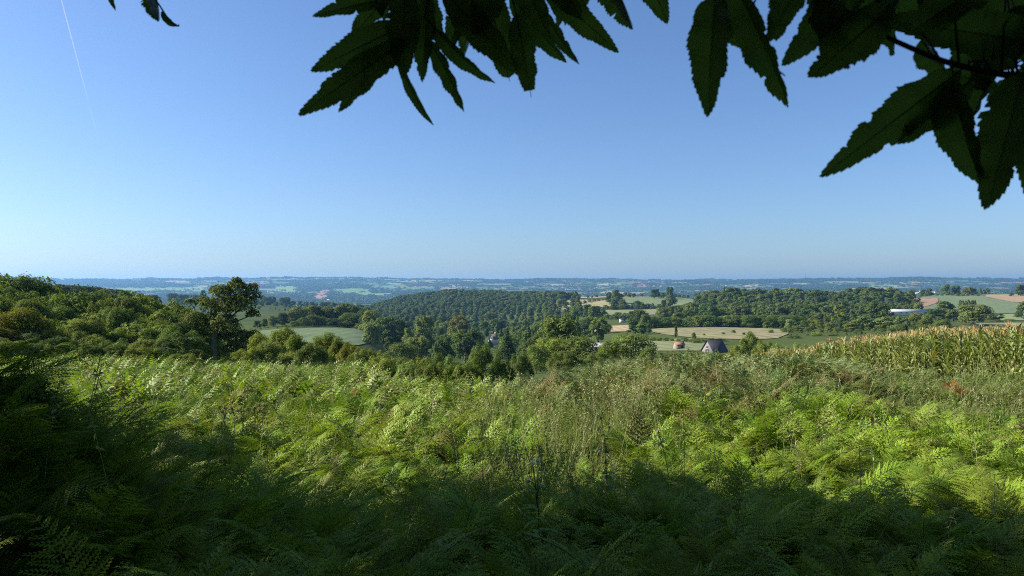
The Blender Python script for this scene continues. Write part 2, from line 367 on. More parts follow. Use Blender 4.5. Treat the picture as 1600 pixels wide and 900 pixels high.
def leaves_on(g, lobes, n, size, inner=0.35, up=0.25, asp=0.6):
    """leaf faces over a set of ellipsoid lobes (c, r): most near each lobe's outer skin, some inside"""
    lobes = np.array(lobes, float); area = (lobes[:, 3] * lobes[:, 4] + lobes[:, 3] * lobes[:, 5] + lobes[:, 4] * lobes[:, 5])
    pick = g.choice(len(lobes), n, p=area / area.sum()); lb = lobes[pick]
    d = unit(g.normal(0, 1, (n, 3)))
    bad = d[:, 2] < -0.35
    d[bad] = unit(d[bad] * np.array([1, 1, -1]))
    rr = np.where(g.random(n) < inner, g.uniform(0.45, 0.95, n), 1 + g.normal(0, 0.07, n) + np.maximum(0, g.normal(-0.05, 0.10, n)))
    ph = pick * 1.7
    bump = 1 + 0.13 * np.sin(d[:, 0] * 5 + ph) * np.cos(d[:, 1] * 6 + ph * 2) + 0.10 * np.sin(d[:, 2] * 8 + d[:, 0] * 7 + ph)
    p = lb[:, :3] + d * lb[:, 3:] * (rr * bump)[:, None]
    nrm = unit(d + g.normal(0, 0.42, (n, 3)) + np.array([0, 0, up]))
    a = unit(np.cross(nrm, g.normal(0, 1, (n, 3)))); b = np.cross(nrm, a)
    s = (size * g.uniform(0.55, 1.3, n))[:, None]
    return np.stack([p - a * s, p - b * s * asp + nrm * s * 0.12, p + a * s, p + b * s * asp + nrm * s * 0.12], 1)
def make_lobes(g, n, base, top, rad, lr, flat=0.8, low=0.0):
    """lobes inside a dome from base to top height and of radius rad"""
    L = []
    for i in range(n):
        u = (i + 0.5) / n; z = base + (top - base) * (low + (1 - low) * u)
        prof = math.sqrt(max(0.05, 1 - ((u - 0.35) / 0.72) ** 2))
        a = i * 2.4 + g.normal(0, 0.4); rr = rad * prof * g.uniform(0.35, 0.8)
        r = lr * g.uniform(0.75, 1.2) * (0.75 + 0.25 * prof)
        L.append((math.cos(a) * rr, math.sin(a) * rr, min(z, top - r * flat * 0.9), r, r, r * flat))
    return L
def trunk_mb(g, lobes, h0, r0, lean=0.02, nl=7):
    mb = MB()
    top = np.array([g.normal(0, lean), g.normal(0, lean), h0])
    pts = np.array([[0, 0, -0.02], [0, 0, 0.03], top * 0.5 + g.normal(0, lean * 0.4, 3) * [1, 1, 0], top, top + [g.normal(0, 0.03), g.normal(0, 0.03), (1 - h0) * 0.55]])
    mb.tube(pts, np.array([1.5, 1.15, 0.95, 0.75, 0.2]) * r0, 7)
    lobes = list(lobes); g.shuffle(lobes)
    for lb in lobes[:nl]:
        c = np.array(lb[:3]); s = top + (pts[4] - top) * g.uniform(0, 0.5)
        mid = (s + c) / 2 + np.array([0, 0, -0.04]) + g.normal(0, 0.012, 3)
        mb.tube(np.array([s, mid, c]), np.array([0.45, 0.3, 0.1]) * r0, 5)
    return mb
TREES = {}
def tree_proto(kind, seed, n, leaf, mat, lobes, trunk_h, trunk_r, inner=0.35, asp=0.6, nl=7, bark=None):
    g = np.random.default_rng(seed)
    mb = MB(); mb.quads(leaves_on(g, lobes, n, leaf, inner, asp=asp))
    TREES.setdefault(kind, []).append((trunk_mb(g, lobes, trunk_h, trunk_r, nl=nl).mesh('trunk', bark or M_BARK, True), mb.mesh('crown', mat)))
for lod, n, ls in ((0, 24000, 0.0155), (1, 6000, 0.029), (2, 2000, 0.047)):
    for s in range(5):
        g = np.random.default_rng(100 + s)
        nl_, rad_, lr_, fl_ = ((17, 0.42, 0.185, 0.85), (22, 0.34, 0.15, 1.0), (10, 0.46, 0.24, 0.75), (26, 0.45, 0.135, 0.8), (13, 0.36, 0.20, 1.1))[s]
        lob = make_lobes(g, nl_, 0.10, 1.0, rad_, lr_, fl_)
        if s in (1, 3): lob = [(a * g.uniform(0.7, 1.35), b * g.uniform(0.7, 1.35), c * g.uniform(0.85, 1.06), d, e, f) for a, b, c, d, e, f in lob]
        tree_proto('round%d' % lod, 200 + s, n, ls, M_TREE, lob, 0.22, 0.03)
        g = np.random.default_rng(150 + s)
        lob = make_lobes(g, 13, 0.08, 1.0, 0.55, 0.27, 0.85)
        if lod == 0:                     # near scrub: many upright sprays of uneven height
            lob = []
            for i in range(34):
                a = g.uniform(0, 6.28); q = math.sqrt(g.random()) * 0.52; zt = (1 - 0.6 * (q / 0.55) ** 2.2) * g.uniform(0.74, 1.0); rz = g.uniform(0.10, 0.19)
                rr = g.uniform(0.09, 0.165); lob.append((math.cos(a) * q, math.sin(a) * q, max(0.1, zt - rz), rr, rr, rz))
            lob += [(0, 0, 0.3, 0.42, 0.42, 0.3)]
        tree_proto('bush%d' % lod, 250 + s, n, ls * 1.05, M_BUSH, lob, 0.12, 0.02, asp=0.5)
    g = np.random.default_rng(170)
    lob = [(g.normal(0, 0.03), g.normal(0, 0.03), 0.14 + 0.8 * i / 11, 0.13 * math.sin(0.35 + 2.5 * (i + 1) / 12) + 0.02,) * 1 + (0,) for i in range(11)]
    lob = [(a, b, c, r, r, 0.09) for a, b, c, r, _ in lob]
    tree_proto('poplar%d' % lod, 270, n, ls * 0.8, M_TREE, lob, 0.5, 0.018)
    lob = [(g.normal(0, 0.015), g.normal(0, 0.015), 0.12 + 0.82 * i / 12, 0.27 * (1 - i / 12.6), 0.27 * (1 - i / 12.6), 0.07) for i in range(13)]
    tree_proto('conifer%d' % lod, 275, n, ls * 0.8, M_TREE, lob, 0.7, 0.016)

# lone lopsided tree by the thicket: lobes read off the photograph (1 unit = its height of 118 px)
def lonelobe(px, py, rpx, dy=0.0, fl=0.8):
    rpx = rpx * 0.97
    return ((px - 345) / 118, dy, (552 - py) / 118, rpx / 118, rpx / 118, rpx * fl / 118)
LL = [lonelobe(372, 450, 14, 0.02), lonelobe(358, 455, 13, -0.05), lonelobe(388, 458, 11, 0.05), lonelobe(345, 452, 9, 0.06), lonelobe(378, 468, 17, -0.04),
      lonelobe(360, 472, 17, 0.06), lonelobe(342, 470, 12, 0.0), lonelobe(328, 466, 9, 0.08), lonelobe(314, 464, 6, 0.04, 0.5), lonelobe(326, 486, 12, -0.05),
      lonelobe(310, 487, 7, 0.02, 0.6), lonelobe(342, 490, 15, 0.05), lonelobe(360, 494, 18, -0.05), lonelobe(374, 510, 15, 0.03), lonelobe(386, 518, 12, -0.06),
      lonelobe(366, 522, 11, 0.06), lonelobe(390, 480, 8, 0.04), lonelobe(372, 440, 6, 0.0), lonelobe(391, 447, 6, 0.02), lonelobe(352, 508, 9, 0.06),
      lonelobe(388, 506, 9, 0.1), lonelobe(334, 500, 7, 0.1)]
M_IVY = plain('ivied_bark', (0.24, 0.22, 0.13), (0.13, 0.15, 0.07), 6, 0.9, 0.5)
tree_proto('lone0', 300, 15000, 0.0135, M_LONE, LL, 0.45, 0.034, inner=0.2, asp=0.5, nl=12, bark=M_IVY)

def maize_meshes(seed):
    g = np.random.default_rng(seed); mb = MB(); H = 2.1
    st = np.array([[0, 0, 0], [0.01, 0.0, H * 0.5], [g.normal(0, 0.03), g.normal(0, 0.03), H]])
    mb.tube(st, [0.014, 0.011, 0.005], 5, 0, False)
    a0 = g.uniform(0, 6.28)
    for i in range(12):
        z = 0.25 + (H - 0.45) * i / 11; a = a0 + (i % 2) * math.pi + g.normal(0, 0.3); L = 0.75 * (0.75 + 0.4 * math.sin(math.pi * (i + 1) / 13)) * g.uniform(0.8, 1.15)
        el = 1.0 + 0.25 * i / 11; k = 6; t = np.linspace(0, 1, k + 1); drp = g.uniform(0.9, 2.4)
        ang = el - drp * t ** 1.7
        c = np.array([0, 0, z]) + np.c_[np.cumsum(np.r_[0, np.cos(ang[:-1])]) * L / k * math.cos(a), np.cumsum(np.r_[0, np.cos(ang[:-1])]) * L / k * math.sin(a), np.cumsum(np.r_[0, np.sin(ang[:-1])]) * L / k]
        sd = np.array([-math.sin(a), math.cos(a), 0]); w = (0.047 * np.sin(np.clip(0.35 + t * 2.8, 0, math.pi)) + 0.002)[:, None]
        tw = g.normal(0, 0.5); sd2 = sd[None] * np.cos(tw * t)[:, None] + np.array([0, 0, 1.0])[None] * np.sin(tw * t)[:, None]
        lo = np.array([0, 0, -0.012])
        for j in range(k):
            mb.add([c[j] - sd2[j] * w[j], c[j] + lo, c[j] + sd2[j] * w[j], c[j + 1] - sd2[j + 1] * w[j + 1], c[j + 1] + lo, c[j + 1] + sd2[j + 1] * w[j + 1]], [(0, 1, 4, 3), (1, 2, 5, 4)])
    # the cob in its husk
    mb.tube(np.array([[0.03, 0, 0.95], [0.06, 0, 1.05], [0.085, 0, 1.2], [0.10, 0, 1.27]]), [0.018, 0.032, 0.024, 0.006], 6)
    ts = MB()
    for i in range(9):
        a = g.uniform(0, 6.28); L = g.uniform(0.2, 0.34); sp = g.uniform(0.08, 0.5) if i else 0.02; t = np.linspace(0, 1, 4)
        c = st[-1] + np.c_[math.cos(a) * sp * L * t, math.sin(a) * sp * L * t, L * (t - 0.2 * sp * t ** 2)]
        ts.tube(c, [0.006, 0.010, 0.010, 0.004], 3, 0, False)
    return mb.mesh('maize_plant', M_CORN), ts.mesh('tassel', M_TASSEL)

# ------------------------------------------------------------------ scatter of what nobody could count (one object each)
def scatter(name, pts, rot, scl, idx, meshes, label, cat):
    pts = np.asarray(pts, float)
    me = bpy.data.meshes.new(name); me.vertices.add(len(pts)); me.vertices.foreach_set('co', pts.astype(np.float32).ravel())
    for nm, ty, dat, key in (('rot', 'FLOAT_VECTOR', np.asarray(rot), 'vector'), ('scl', 'FLOAT_VECTOR', np.asarray(scl), 'vector'), ('idx', 'INT', np.asarray(idx), 'value')):
        a = me.attributes.new(nm, ty, 'POINT'); a.data.foreach_set(key, dat.astype(np.int32 if ty == 'INT' else np.float32).ravel())
    o = link(name, me); tag(o, label, cat, kind='stuff')
    ng = bpy.data.node_groups.new(name + '_scatter', 'GeometryNodeTree')
    ng.interface.new_socket('Geometry', in_out='INPUT', socket_type='NodeSocketGeometry')
    ng.interface.new_socket('Geometry', in_out='OUTPUT', socket_type='NodeSocketGeometry')
    gi = ng.nodes.new('NodeGroupInput'); go = ng.nodes.new('NodeGroupOutput'); jn = ng.nodes.new('GeometryNodeJoinGeometry')
    def attr(nm, ty):
        n = ng.nodes.new('GeometryNodeInputNamedAttribute'); n.data_type = ty; n.inputs['Name'].default_value = nm
        return [s for s in n.outputs if s.enabled][0]
    ra, sa, ia = attr('rot', 'FLOAT_VECTOR'), attr('scl', 'FLOAT_VECTOR'), attr('idx', 'INT')
    for k, m in enumerate(meshes):
        src = bpy.data.objects.new(name + '_source', m)
        oi = ng.nodes.new('GeometryNodeObjectInfo'); oi.inputs['Object'].default_value = src
        cmp = ng.nodes.new('FunctionNodeCompare'); cmp.data_type = 'INT'; cmp.operation = 'EQUAL'
        ins = [s for s in cmp.inputs if s.enabled]
        ng.links.new(ia, ins[0]); ins[1].default_value = k
        ip = ng.nodes.new('GeometryNodeInstanceOnPoints')
        e2r = ng.nodes.new('FunctionNodeEulerToRotation'); ng.links.new(ra, e2r.inputs[0])
        ng.links.new(gi.outputs[0], ip.inputs['Points']); ng.links.new(cmp.outputs[0], ip.inputs['Selection'])
        ng.links.new(oi.outputs['Geometry'], ip.inputs['Instance']); ng.links.new(e2r.outputs[0], ip.inputs['Rotation']); ng.links.new(sa, ip.inputs['Scale'])
        ng.links.new(ip.outputs[0], jn.inputs[0])
    ng.links.new(jn.outputs[0], go.inputs[0])
    md = o.modifiers.new('scatter', 'NODES'); md.node_group = ng
    return o
# ================================================================== SETTING
def grid_mesh(name, X, Y, Z, mat, cols=None, wrap=False, smoothed=True):
    n, m = X.shape
    me = bpy.data.meshes.new(name)
    me.vertices.add(n * m); me.vertices.foreach_set('co', np.stack([X, Y, Z], -1).astype(np.float32).ravel())
    i = np.arange(n if wrap else n - 1); j = np.arange(m - 1)
    I, J = np.meshgrid(i, j, indexing='ij'); I2 = (I + 1) % n
    q = np.stack([I * m + J, I * m + J + 1, I2 * m + J + 1, I2 * m + J], -1).reshape(-1, 4).astype(np.int32)
    me.loops.add(q.size); me.loops.foreach_set('vertex_index', q.ravel())
    me.polygons.add(len(q)); me.polygons.foreach_set('loop_start', np.arange(len(q), dtype=np.int32) * 4)
    if smoothed: me.polygons.foreach_set('use_smooth', np.ones(len(q), bool))
    if cols is not None:
        a = me.color_attributes.new('Col', 'FLOAT_COLOR', 'POINT')
        a.data.foreach_set('color', np.concatenate([cols, np.ones((*cols.shape[:2], 1))], -1).astype(np.float32).ravel())
    me.materials.append(mat); me.update(calc_edges=True)
    o = link(name, me)
    return o
def attr_mat(name, rough=0.95, scale=0.02, amp=0.25):
    m, nt, out = new_mat(name)
    a = nt.nodes.new('ShaderNodeAttribute'); a.attribute_name = 'Col'
    pos = nt.nodes.new('ShaderNodeNewGeometry').outputs['Position']
    n = nd(nt, 'ShaderNodeTexNoise', i_Scale=scale, i_Detail=6.0); nt.links.new(pos, n.inputs['Vector'])
    v = ramp(nt, n.outputs['Fac'], [(0.3, (1 - amp,) * 3), (0.7, (1 + amp,) * 3)]).outputs[0]
    d = nt.nodes.new('ShaderNodeBsdfDiffuse'); nt.links.new(mixc(nt, 1.0, a.outputs['Color'], v, 'MULTIPLY'), d.inputs[0])
    nt.links.new(d.outputs[0], out.inputs[0])
    return m
# near ground and valley floor, all the way round
azs = np.concatenate([np.arange(-42, 42, 0.4), np.arange(42, 318, 4.0)]) * math.pi / 180
rs = np.exp(np.linspace(math.log(0.35), math.log(2700), 300))
A, Rr = np.meshgrid(azs, rs, indexing='ij')
X = np.sin(A) * Rr; Y = np.cos(A) * Rr; Z = ground(X, Y)
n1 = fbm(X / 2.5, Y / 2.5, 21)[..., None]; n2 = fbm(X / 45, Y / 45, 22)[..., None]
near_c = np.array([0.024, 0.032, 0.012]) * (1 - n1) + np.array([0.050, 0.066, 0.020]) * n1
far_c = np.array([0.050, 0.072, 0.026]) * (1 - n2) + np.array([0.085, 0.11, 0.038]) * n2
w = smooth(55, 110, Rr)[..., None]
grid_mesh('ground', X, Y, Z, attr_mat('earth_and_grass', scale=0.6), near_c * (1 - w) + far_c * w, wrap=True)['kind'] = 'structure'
# hills across the valley: patchwork of fields, lanes of hedge, woods
azs = np.arange(-44, 42, 0.13) * math.pi / 180
ds = np.concatenate([np.arange(2450, 4000, 60), np.arange(4000, 10400, 17), np.arange(10400, 13500, 150)])
A, Rr = np.meshgrid(azs, ds, indexing='ij')
X = np.tan(A) * Rr; Y = Rr + 0 * A; Z = ground(X, Y)
def fields(x, y, cx, cy, seed):
    wx = x + (fbm(x / 300, y / 300, 31) - 0.5) * 160; wy = y + (fbm(x / 300, y / 300, 33) - 0.5) * 160
    gx, gy = np.floor(wx / cx), np.floor(wy / cy)
    b1 = np.full(x.shape, 1e9); b2 = np.full(x.shape, 1e9); idn = np.zeros(x.shape)
    for i in (-1, 0, 1):
        for j in (-1, 0, 1):
            sx = (gx + i + _hash(gx + i, gy + j, seed)) * cx; sy = (gy + j + _hash(gx + i, gy + j, seed + 5)) * cy
            d = np.maximum(np.abs(wx - sx) * (cy / cx), np.abs(wy - sy)) + 0.2 * np.hypot((wx - sx) * (cy / cx), wy - sy)
            h = _hash(gx + i, gy + j, seed + 9)
            closer = d < b1
            b2 = np.where(closer, b1, np.minimum(b2, d)); idn = np.where(closer, h, idn); b1 = np.where(closer, d, b1)
    return idn, b2 - b1
FID, FED = fields(X, Y, 330, 210, 77)
PAL = np.array([(0.085, 0.15, 0.045), (0.13, 0.20, 0.06), (0.06, 0.10, 0.035), (0.30, 0.27, 0.13), (0.11, 0.17, 0.05), (0.22, 0.22, 0.10), (0.28, 0.19, 0.13), (0.10, 0.15, 0.05), (0.34, 0.29, 0.16), (0.08, 0.12, 0.04)])
C = PAL[np.clip((FID * len(PAL)).astype(int), 0, len(PAL) - 1)]
def woodmask(x, y): return fbm(x / 750, y / 620, 41, 4)
WM = woodmask(X, Y)
wood_t = 0.5 + 0.03 * smooth(5000, 6500, Y) - 0.02 * smooth(-500, -3500, X) - 0.03 * smooth(2500, 4000, X)
WOOD = (WM > wood_t) | (FED < 13)
C[WOOD] = (0.028, 0.045, 0.016)
pxv = 800 + F * X / Y; pyv = 450 - (Z - CAMZ) * F / Y
def patch(x0, x1, y0, y1, col, skew=0.0):
    m = (pxv + skew * (pyv - y0) > x0) & (pxv + skew * (pyv - y0) < x1) & (pyv > y0) & (pyv < y1) & (Y > 3500) & (Y < 9000)
    C[m] = col; WOOD[m] = False
patch(503, 521, 452.5, 462, (0.30, 0.19, 0.135), 1.2); patch(494, 519, 461.5, 467.5, (0.32, 0.205, 0.15), 1.4)
patch(430, 466, 447, 455.5, (0.19, 0.27, 0.085)); patch(402, 432, 451, 455, (0.17, 0.24, 0.08)); patch(520, 575, 451, 459, (0.16, 0.24, 0.08), -1)
patch(262, 292, 437, 442, (0.30, 0.22, 0.15), 1); patch(195, 325, 449, 454.5, (0.20, 0.27, 0.10), 2); patch(560, 610, 458, 462, (0.17, 0.25, 0.09))
patch(700, 720, 444.5, 448, (0.38, 0.33, 0.18)); patch(745, 800, 443, 446.5, (0.22, 0.20, 0.12)); patch(580, 640, 446, 450, (0.15, 0.22, 0.08))
patch(1290, 1345, 439.5, 442.5, (0.22, 0.25, 0.11)); patch(1330, 1400, 450, 453, (0.36, 0.34, 0.26)); patch(1362, 1398, 445, 448.5, (0.19, 0.24, 0.09)); patch(880, 900, 435.5, 437.5, (0.36, 0.28, 0.18))
grid_mesh('hills', X, Y, Z, attr_mat('far_fields', scale=0.012, amp=0.18), C)['kind'] = 'structure'

def clump(seed, n, pts, size):
    g = np.random.default_rng(seed); lob = []
    for i in range(pts): lob.append((g.uniform(-1, 1), g.uniform(-0.7, 0.7), 0.30 + g.uniform(0, 0.25), 0.42, 0.40, 0.38))
    mb = MB(); mb.quads(leaves_on(g, lob, n, size, 0.1, asp=0.8)); return mb.mesh('far_trees', M_TREE)
m0 = rng.random(X.shape)
prob = np.where(WOOD, np.where(FED < 13, 0.50, 0.30), 0.012) * ((Y > 3600) & (Y < 10100)) * (np.abs(pxv - 800) < 900)
prob = prob * np.where((Y > 9250) & (Y < 9650), 1.6, 1.0) * np.where(Y > 9700, 0.3, 1.0)
sel = m0 < prob * 0.55
n = int(sel.sum()); xs, ys = X[sel] + rng.uniform(-8, 8, n), Y[sel] + rng.uniform(-8, 8, n)
big = rng.uniform(8, 17, n) * np.where((ys > 9250) & (ys < 9700), 1.35, 1.0)
fw = scatter('far_woods', np.c_[xs, ys, ground(xs, ys) - 1.5], np.c_[np.zeros(n), np.zeros(n), rng.uniform(-0.4, 0.4, n)], np.c_[big * rng.uniform(0.8, 1.9, n), big, big * rng.uniform(0.8, 1.25, n)], rng.integers(0, 4, n),
        [clump(900 + k, 70, 4, 0.26) for k in range(4)], 'blue-hazed woods and hedgerow trees over the far side of the valley', 'woods')
fw.color = (0.85, 0.9, 0.85, 1)

# fields in the middle distance, laid over the terrain
def field(name, cols, lo, hi, a, b, label, scale=0.3, stretch=None, lift=0.25):
    """cols: (px, py of the near edge, py of the far edge)"""
    cols = np.array(cols, float); px = np.linspace(cols[0, 0], cols[-1, 0], 40)
    yn = np.interp(px, cols[:, 0], cols[:, 1]); yf = np.interp(px, cols[:, 0], cols[:, 2])
    dn = np.array([find_d(p, q, lo, hi) for p, q in zip(px, yn)]); df = np.array([find_d(p, q, lo, hi) for p, q in zip(px, yf)])
    df = np.maximum(df, dn + 4)
    t = np.linspace(0, 1, 24)
    D = dn[:, None] + (df - dn)[:, None] * t; PX = px[:, None] + 0 * t
    X = (PX - 800) / F * D
    o = grid_mesh(name, X, D, ground(X, D) + lift, plain(name + '_crop', a, b, scale, 0.95, 0.0, 5, stretch, objspace=False))
    tag(o, label, None, kind='structure'); return o
field('pasture', [(392, 522, 519), (430, 532, 515), (500, 538, 513), (560, 540, 514), (584, 534, 519)], 230, 470, (0.098, 0.155, 0.044), (0.075, 0.125, 0.036), 'smooth green pasture below the dark wood', 0.05)
field('stubble_field', [(1008, 517, 515), (1040, 523, 513), (1080, 528, 512.5), (1120, 530, 511.5), (1180, 531, 513), (1215, 529, 514.5), (1232, 522, 518)], 270, 520, (0.26, 0.215, 0.095), (0.15, 0.16, 0.055), 'pale straw field behind the slate roofed barn', 0.16, (1, 0.35, 1))
field('rough_pasture', [(960, 552, 529), (1000, 549, 521), (1060, 549, 528), (1120, 549, 532)], 170, 330, (0.12, 0.16, 0.05), (0.19, 0.19, 0.075), 'rough green pasture around the small stone hut', 0.3)
field('hay_field', [(945, 492.5, 485), (1000, 492.5, 484.5), (1042, 491, 482)], 780, 1010, (0.22, 0.22, 0.085), (0.17, 0.19, 0.07), 'yellow green hay field between two hedges', 0.05)
field('green_field', [(960, 479, 463.5), (1020, 480, 463), (1090, 479, 463)], 1060, 1440, (0.12, 0.165, 0.055), (0.15, 0.19, 0.065), 'green sloping field under the skyline hedge', 0.02)
field('wheat_stubble', [(862, 484, 468.5), (900, 483, 468.5), (955, 480, 468.5)], 1000, 1460, (0.30, 0.25, 0.12), (0.24, 0.21, 0.09), 'tan stubble field left of the tall hedgerow trees', 0.03)
field('ploughed_strip', [(870, 466.5, 463.5), (960, 465, 461.5), (1060, 462, 460)], 1380, 1500, (0.33, 0.26, 0.16), (0.28, 0.23, 0.13), 'pale strip of stubble along the skyline', 0.03)
field('cut_field', [(885, 520, 512), (940, 519, 510), (985, 518, 508)], 400, 620, (0.38, 0.29, 0.15), (0.28, 0.22, 0.10), 'small straw coloured field glimpsed between trees', 0.06)
field('maize_slope', [(1440, 489, 462), (1500, 491, 462), (1560, 490, 463.5), (1640, 488, 465)], 760, 1195, (0.105, 0.155, 0.06), (0.135, 0.18, 0.07), 'grey green crop on the far slope', 0.015)
field('bare_earth', [(1425, 474, 466.5), (1445, 480, 466), (1466, 473, 466)], 800, 1190, (0.34, 0.20, 0.12), (0.29, 0.18, 0.11), 'bare reddish brown earth by the ridge wood', 0.03, lift=0.6)
field('fallow_field', [(1540, 464, 461.5), (1580, 472, 461.5), (1640, 474, 461.5)], 900, 1230, (0.36, 0.24, 0.14), (0.32, 0.21, 0.12), 'pinkish brown fallow on the slope', 0.03, lift=0.6)
field('skyline_pasture', [(1430, 463, 460.5), (1520, 462, 459.5), (1600, 461.5, 457)], 1180, 1330, (0.24, 0.25, 0.11), (0.20, 0.22, 0.09), 'pale grass along the near skyline', 0.03)
field('meadow', [(1555, 503, 491.5), (1600, 503, 490), (1650, 503, 490)], 560, 800, (0.20, 0.24, 0.08), (0.16, 0.21, 0.07), 'light green meadow under the slope', 0.04)
field('headland', [(1520, 508, 506), (1580, 510, 504.5), (1650, 510, 504.5)], 420, 640, (0.22, 0.21, 0.09), (0.15, 0.17, 0.06), 'dry grass headland beyond the maize', 0.06)

# ================================================================== TREES
CAND = []
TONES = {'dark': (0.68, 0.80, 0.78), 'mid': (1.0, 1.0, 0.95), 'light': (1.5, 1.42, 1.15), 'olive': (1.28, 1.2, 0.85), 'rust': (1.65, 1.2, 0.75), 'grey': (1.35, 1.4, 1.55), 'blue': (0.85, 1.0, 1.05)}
def tree(px, d, ytop=None, h=None, wpx=None, wr=1.0, kind='round', tone='mid', region='', label=None, name=None, cat='tree', own=False, sink=0.0):
    x, y = at(px, d), d
    z = gz(x, y)
    if ytop is not None: h = CAMZ - (ytop - 450) / F * d - z
    if h < 0.8: h = 0.8
    nat = {'round': 0.98, 'bush': 1.22, 'poplar': 0.32, 'conifer': 0.56, 'lone': 0.85}[kind]
    w = wr if wpx is None else (wpx / F * d) / (nat * h)
    CAND.append(dict(px=px, d=d, x=x, y=y, z=z - sink, h=h, w=w, kind=kind, tone=tone, region=region, label=label, name=name, cat=cat, own=own or label is not None, wm=w * nat * h))
u = lambda a, b: float(rng.uniform(a, b))
pick = lambda *a: a[int(rng.integers(0, len(a)))]
# lone lopsided tree
tree(334, 60, ytop=432, wr=1.0, kind='lone', label='lone lopsided tree with a bare ivied trunk, standing clear of the thicket', name='lone_tree')
# thicket on the left: rows of scrub, the farther the higher in the picture
TOPL = lambda px: np.interp(px, [-80, 0, 50, 100, 160, 210, 250, 280, 300, 322, 360], [427, 431, 445, 451, 458, 462, 468, 480, 494, 510, 524])
for d, f, step in ((70, 0.0, 17), (62, 0.13, 20), (54, 0.30, 24), (47, 0.48, 27), (42, 0.66, 30), (38.5, 0.82, 33)):
    p = -90 + u(0, 20)
    while p < 345:
        t = TOPL(p); yt = t + (552 - t) * f + u(-6, 7)
        if not (p > 325 and f < 0.5) and not (p > 300 and f > 0.4):
            tree(p, d + u(-2, 2), ytop=yt, wr=(u(0.65, 0.95) if f < 0.6 else u(0.9, 1.25)) * (1.35 if f > 0.4 else 1.0), kind='bush' if rng.random() < 0.85 else 'round',
                 tone=pick('olive', 'olive', 'mid', 'light', 'mid', 'dark') if p > 40 or f < 0.3 else pick('rust', 'light', 'olive'), region='thicket', cat='bush' if f > 0.4 else 'tree')
        p += step * u(0.8, 1.25)
tree(30, 44, ytop=478, wr=1.3, kind='bush', tone='rust', label='yellow turning bush at the left end of the thicket', name='bush', cat='bush')
tree(282, 45, ytop=504, wpx=84, kind='bush', tone='dark', label='dark rounded bush just left of the lone tree trunk', name='bush', cat='bush')
tree(368, 75, ytop=517, wpx=84, kind='bush', tone='light', label='pale yellow green bush behind the trunk of the lone tree', name='bush', cat='bush')
# dark wood behind the thicket
for i, p in enumerate(np.arange(70, 232, 9)): tree(p, u(280, 320), ytop=np.interp(p, [70, 140, 200, 235], [446, 449, 457, 464]) + u(-1, 2), wr=u(1.0, 1.4), tone='dark', region='crest wood')
# the wood on the valley side, grey blue with distance
for p in np.arange(272, 572, 7.5):
    for k in range(3):
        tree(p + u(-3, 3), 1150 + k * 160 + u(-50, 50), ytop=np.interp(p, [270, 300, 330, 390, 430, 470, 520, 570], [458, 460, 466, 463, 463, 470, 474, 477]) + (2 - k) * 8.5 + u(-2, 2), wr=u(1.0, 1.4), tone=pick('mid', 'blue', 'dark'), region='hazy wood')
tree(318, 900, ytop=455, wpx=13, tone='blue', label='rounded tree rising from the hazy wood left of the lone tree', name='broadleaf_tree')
# clump at the head of the pasture
for p, yt, d in ((402, 502, 420), (414, 497, 430), (428, 494, 425), (442, 490, 432), (456, 485, 440), (470, 480, 446), (484, 477, 452), (498, 479, 455), (512, 480, 452), (526, 478, 455), (540, 477, 458), (554, 478, 456), (568, 480, 452), (577, 487, 446)):
    tree(p, d, ytop=yt + u(-1, 1), wr=u(1.0, 1.35), tone=pick('dark', 'mid', 'dark', 'olive'), region='pasture wood')
    tree(p + 5, d - 22, ytop=yt + u(12, 20), wr=u(1.3, 1.7), kind='bush', tone=pick('mid', 'dark'), region='pasture wood')
# scrub in front of the pasture
for p, yt, d, w, tn in ((412, 515, 56, 60, 'olive'), (440, 505, 54, 70, 'olive'), (420, 532, 47, 70, 'mid'), (462, 520, 50, 60, 'olive'), (510, 517, 55, 66, 'olive'), (534, 523, 52, 55, 'olive'), (490, 532, 46, 60, 'mid'), (548, 532, 50, 46, 'rust'), (575, 543, 44, 50, 'olive'), (560, 547, 36, 50, 'mid'),
                        (600, 545, 38, 56, 'olive'), (628, 549, 36, 60, 'mid'), (655, 545, 38, 50, 'olive'), (682, 549, 35, 55, 'mid'), (708, 551, 36, 50, 'grey'), (595, 556, 31, 60, 'olive'), (640, 560, 30, 60, 'grey'), (668, 563, 29, 50, 'mid'), (695, 563, 29, 55, 'olive'), (722, 568, 28, 50, 'olive'), (385, 540, 46, 55, 'olive')):
    tree(p, d, ytop=yt, wpx=w * 1.15, kind='bush', tone=tn, region='field scrub', cat='bush')
tree(752, 34, ytop=535, wpx=70, kind='bush', tone='dark', label='dark round bush at the corner where fern field drops away', name='bush', cat='bush')
tree(782, 36, ytop=543, wpx=50, kind='bush', tone='dark', region='field scrub', cat='bush'); tree(735, 29, ytop=562, wpx=60, kind='bush', tone='olive', region='field scrub', cat='bush')
tree(812, 75, ytop=545, wpx=46, kind='bush', tone='mid', region='field scrub', cat='bush')
# big rounded bushes in the middle
for p, yt, d, w, tn, lb in ((905, 528, 125, 78, 'mid', 'wide rounded bush in front of the pale shed roof'), (862, 529, 130, 60, 'olive', 'rounded olive bush left of the pale shed roof'), (985, 523, 130, 80, 'mid', 'broad rounded bush right of the pale shed roof'),
                            (955, 534, 120, 46, 'olive', None), (1015, 543, 115, 34, 'mid', None), (838, 541, 110, 44, 'mid', None), (880, 546, 100, 60, 'mid', None), (930, 549, 100, 60, 'mid', None)):
    tree(p, d, ytop=yt, wpx=w, kind='bush', tone=tn, label=lb, name='bush', region='valley scrub', cat='bush')
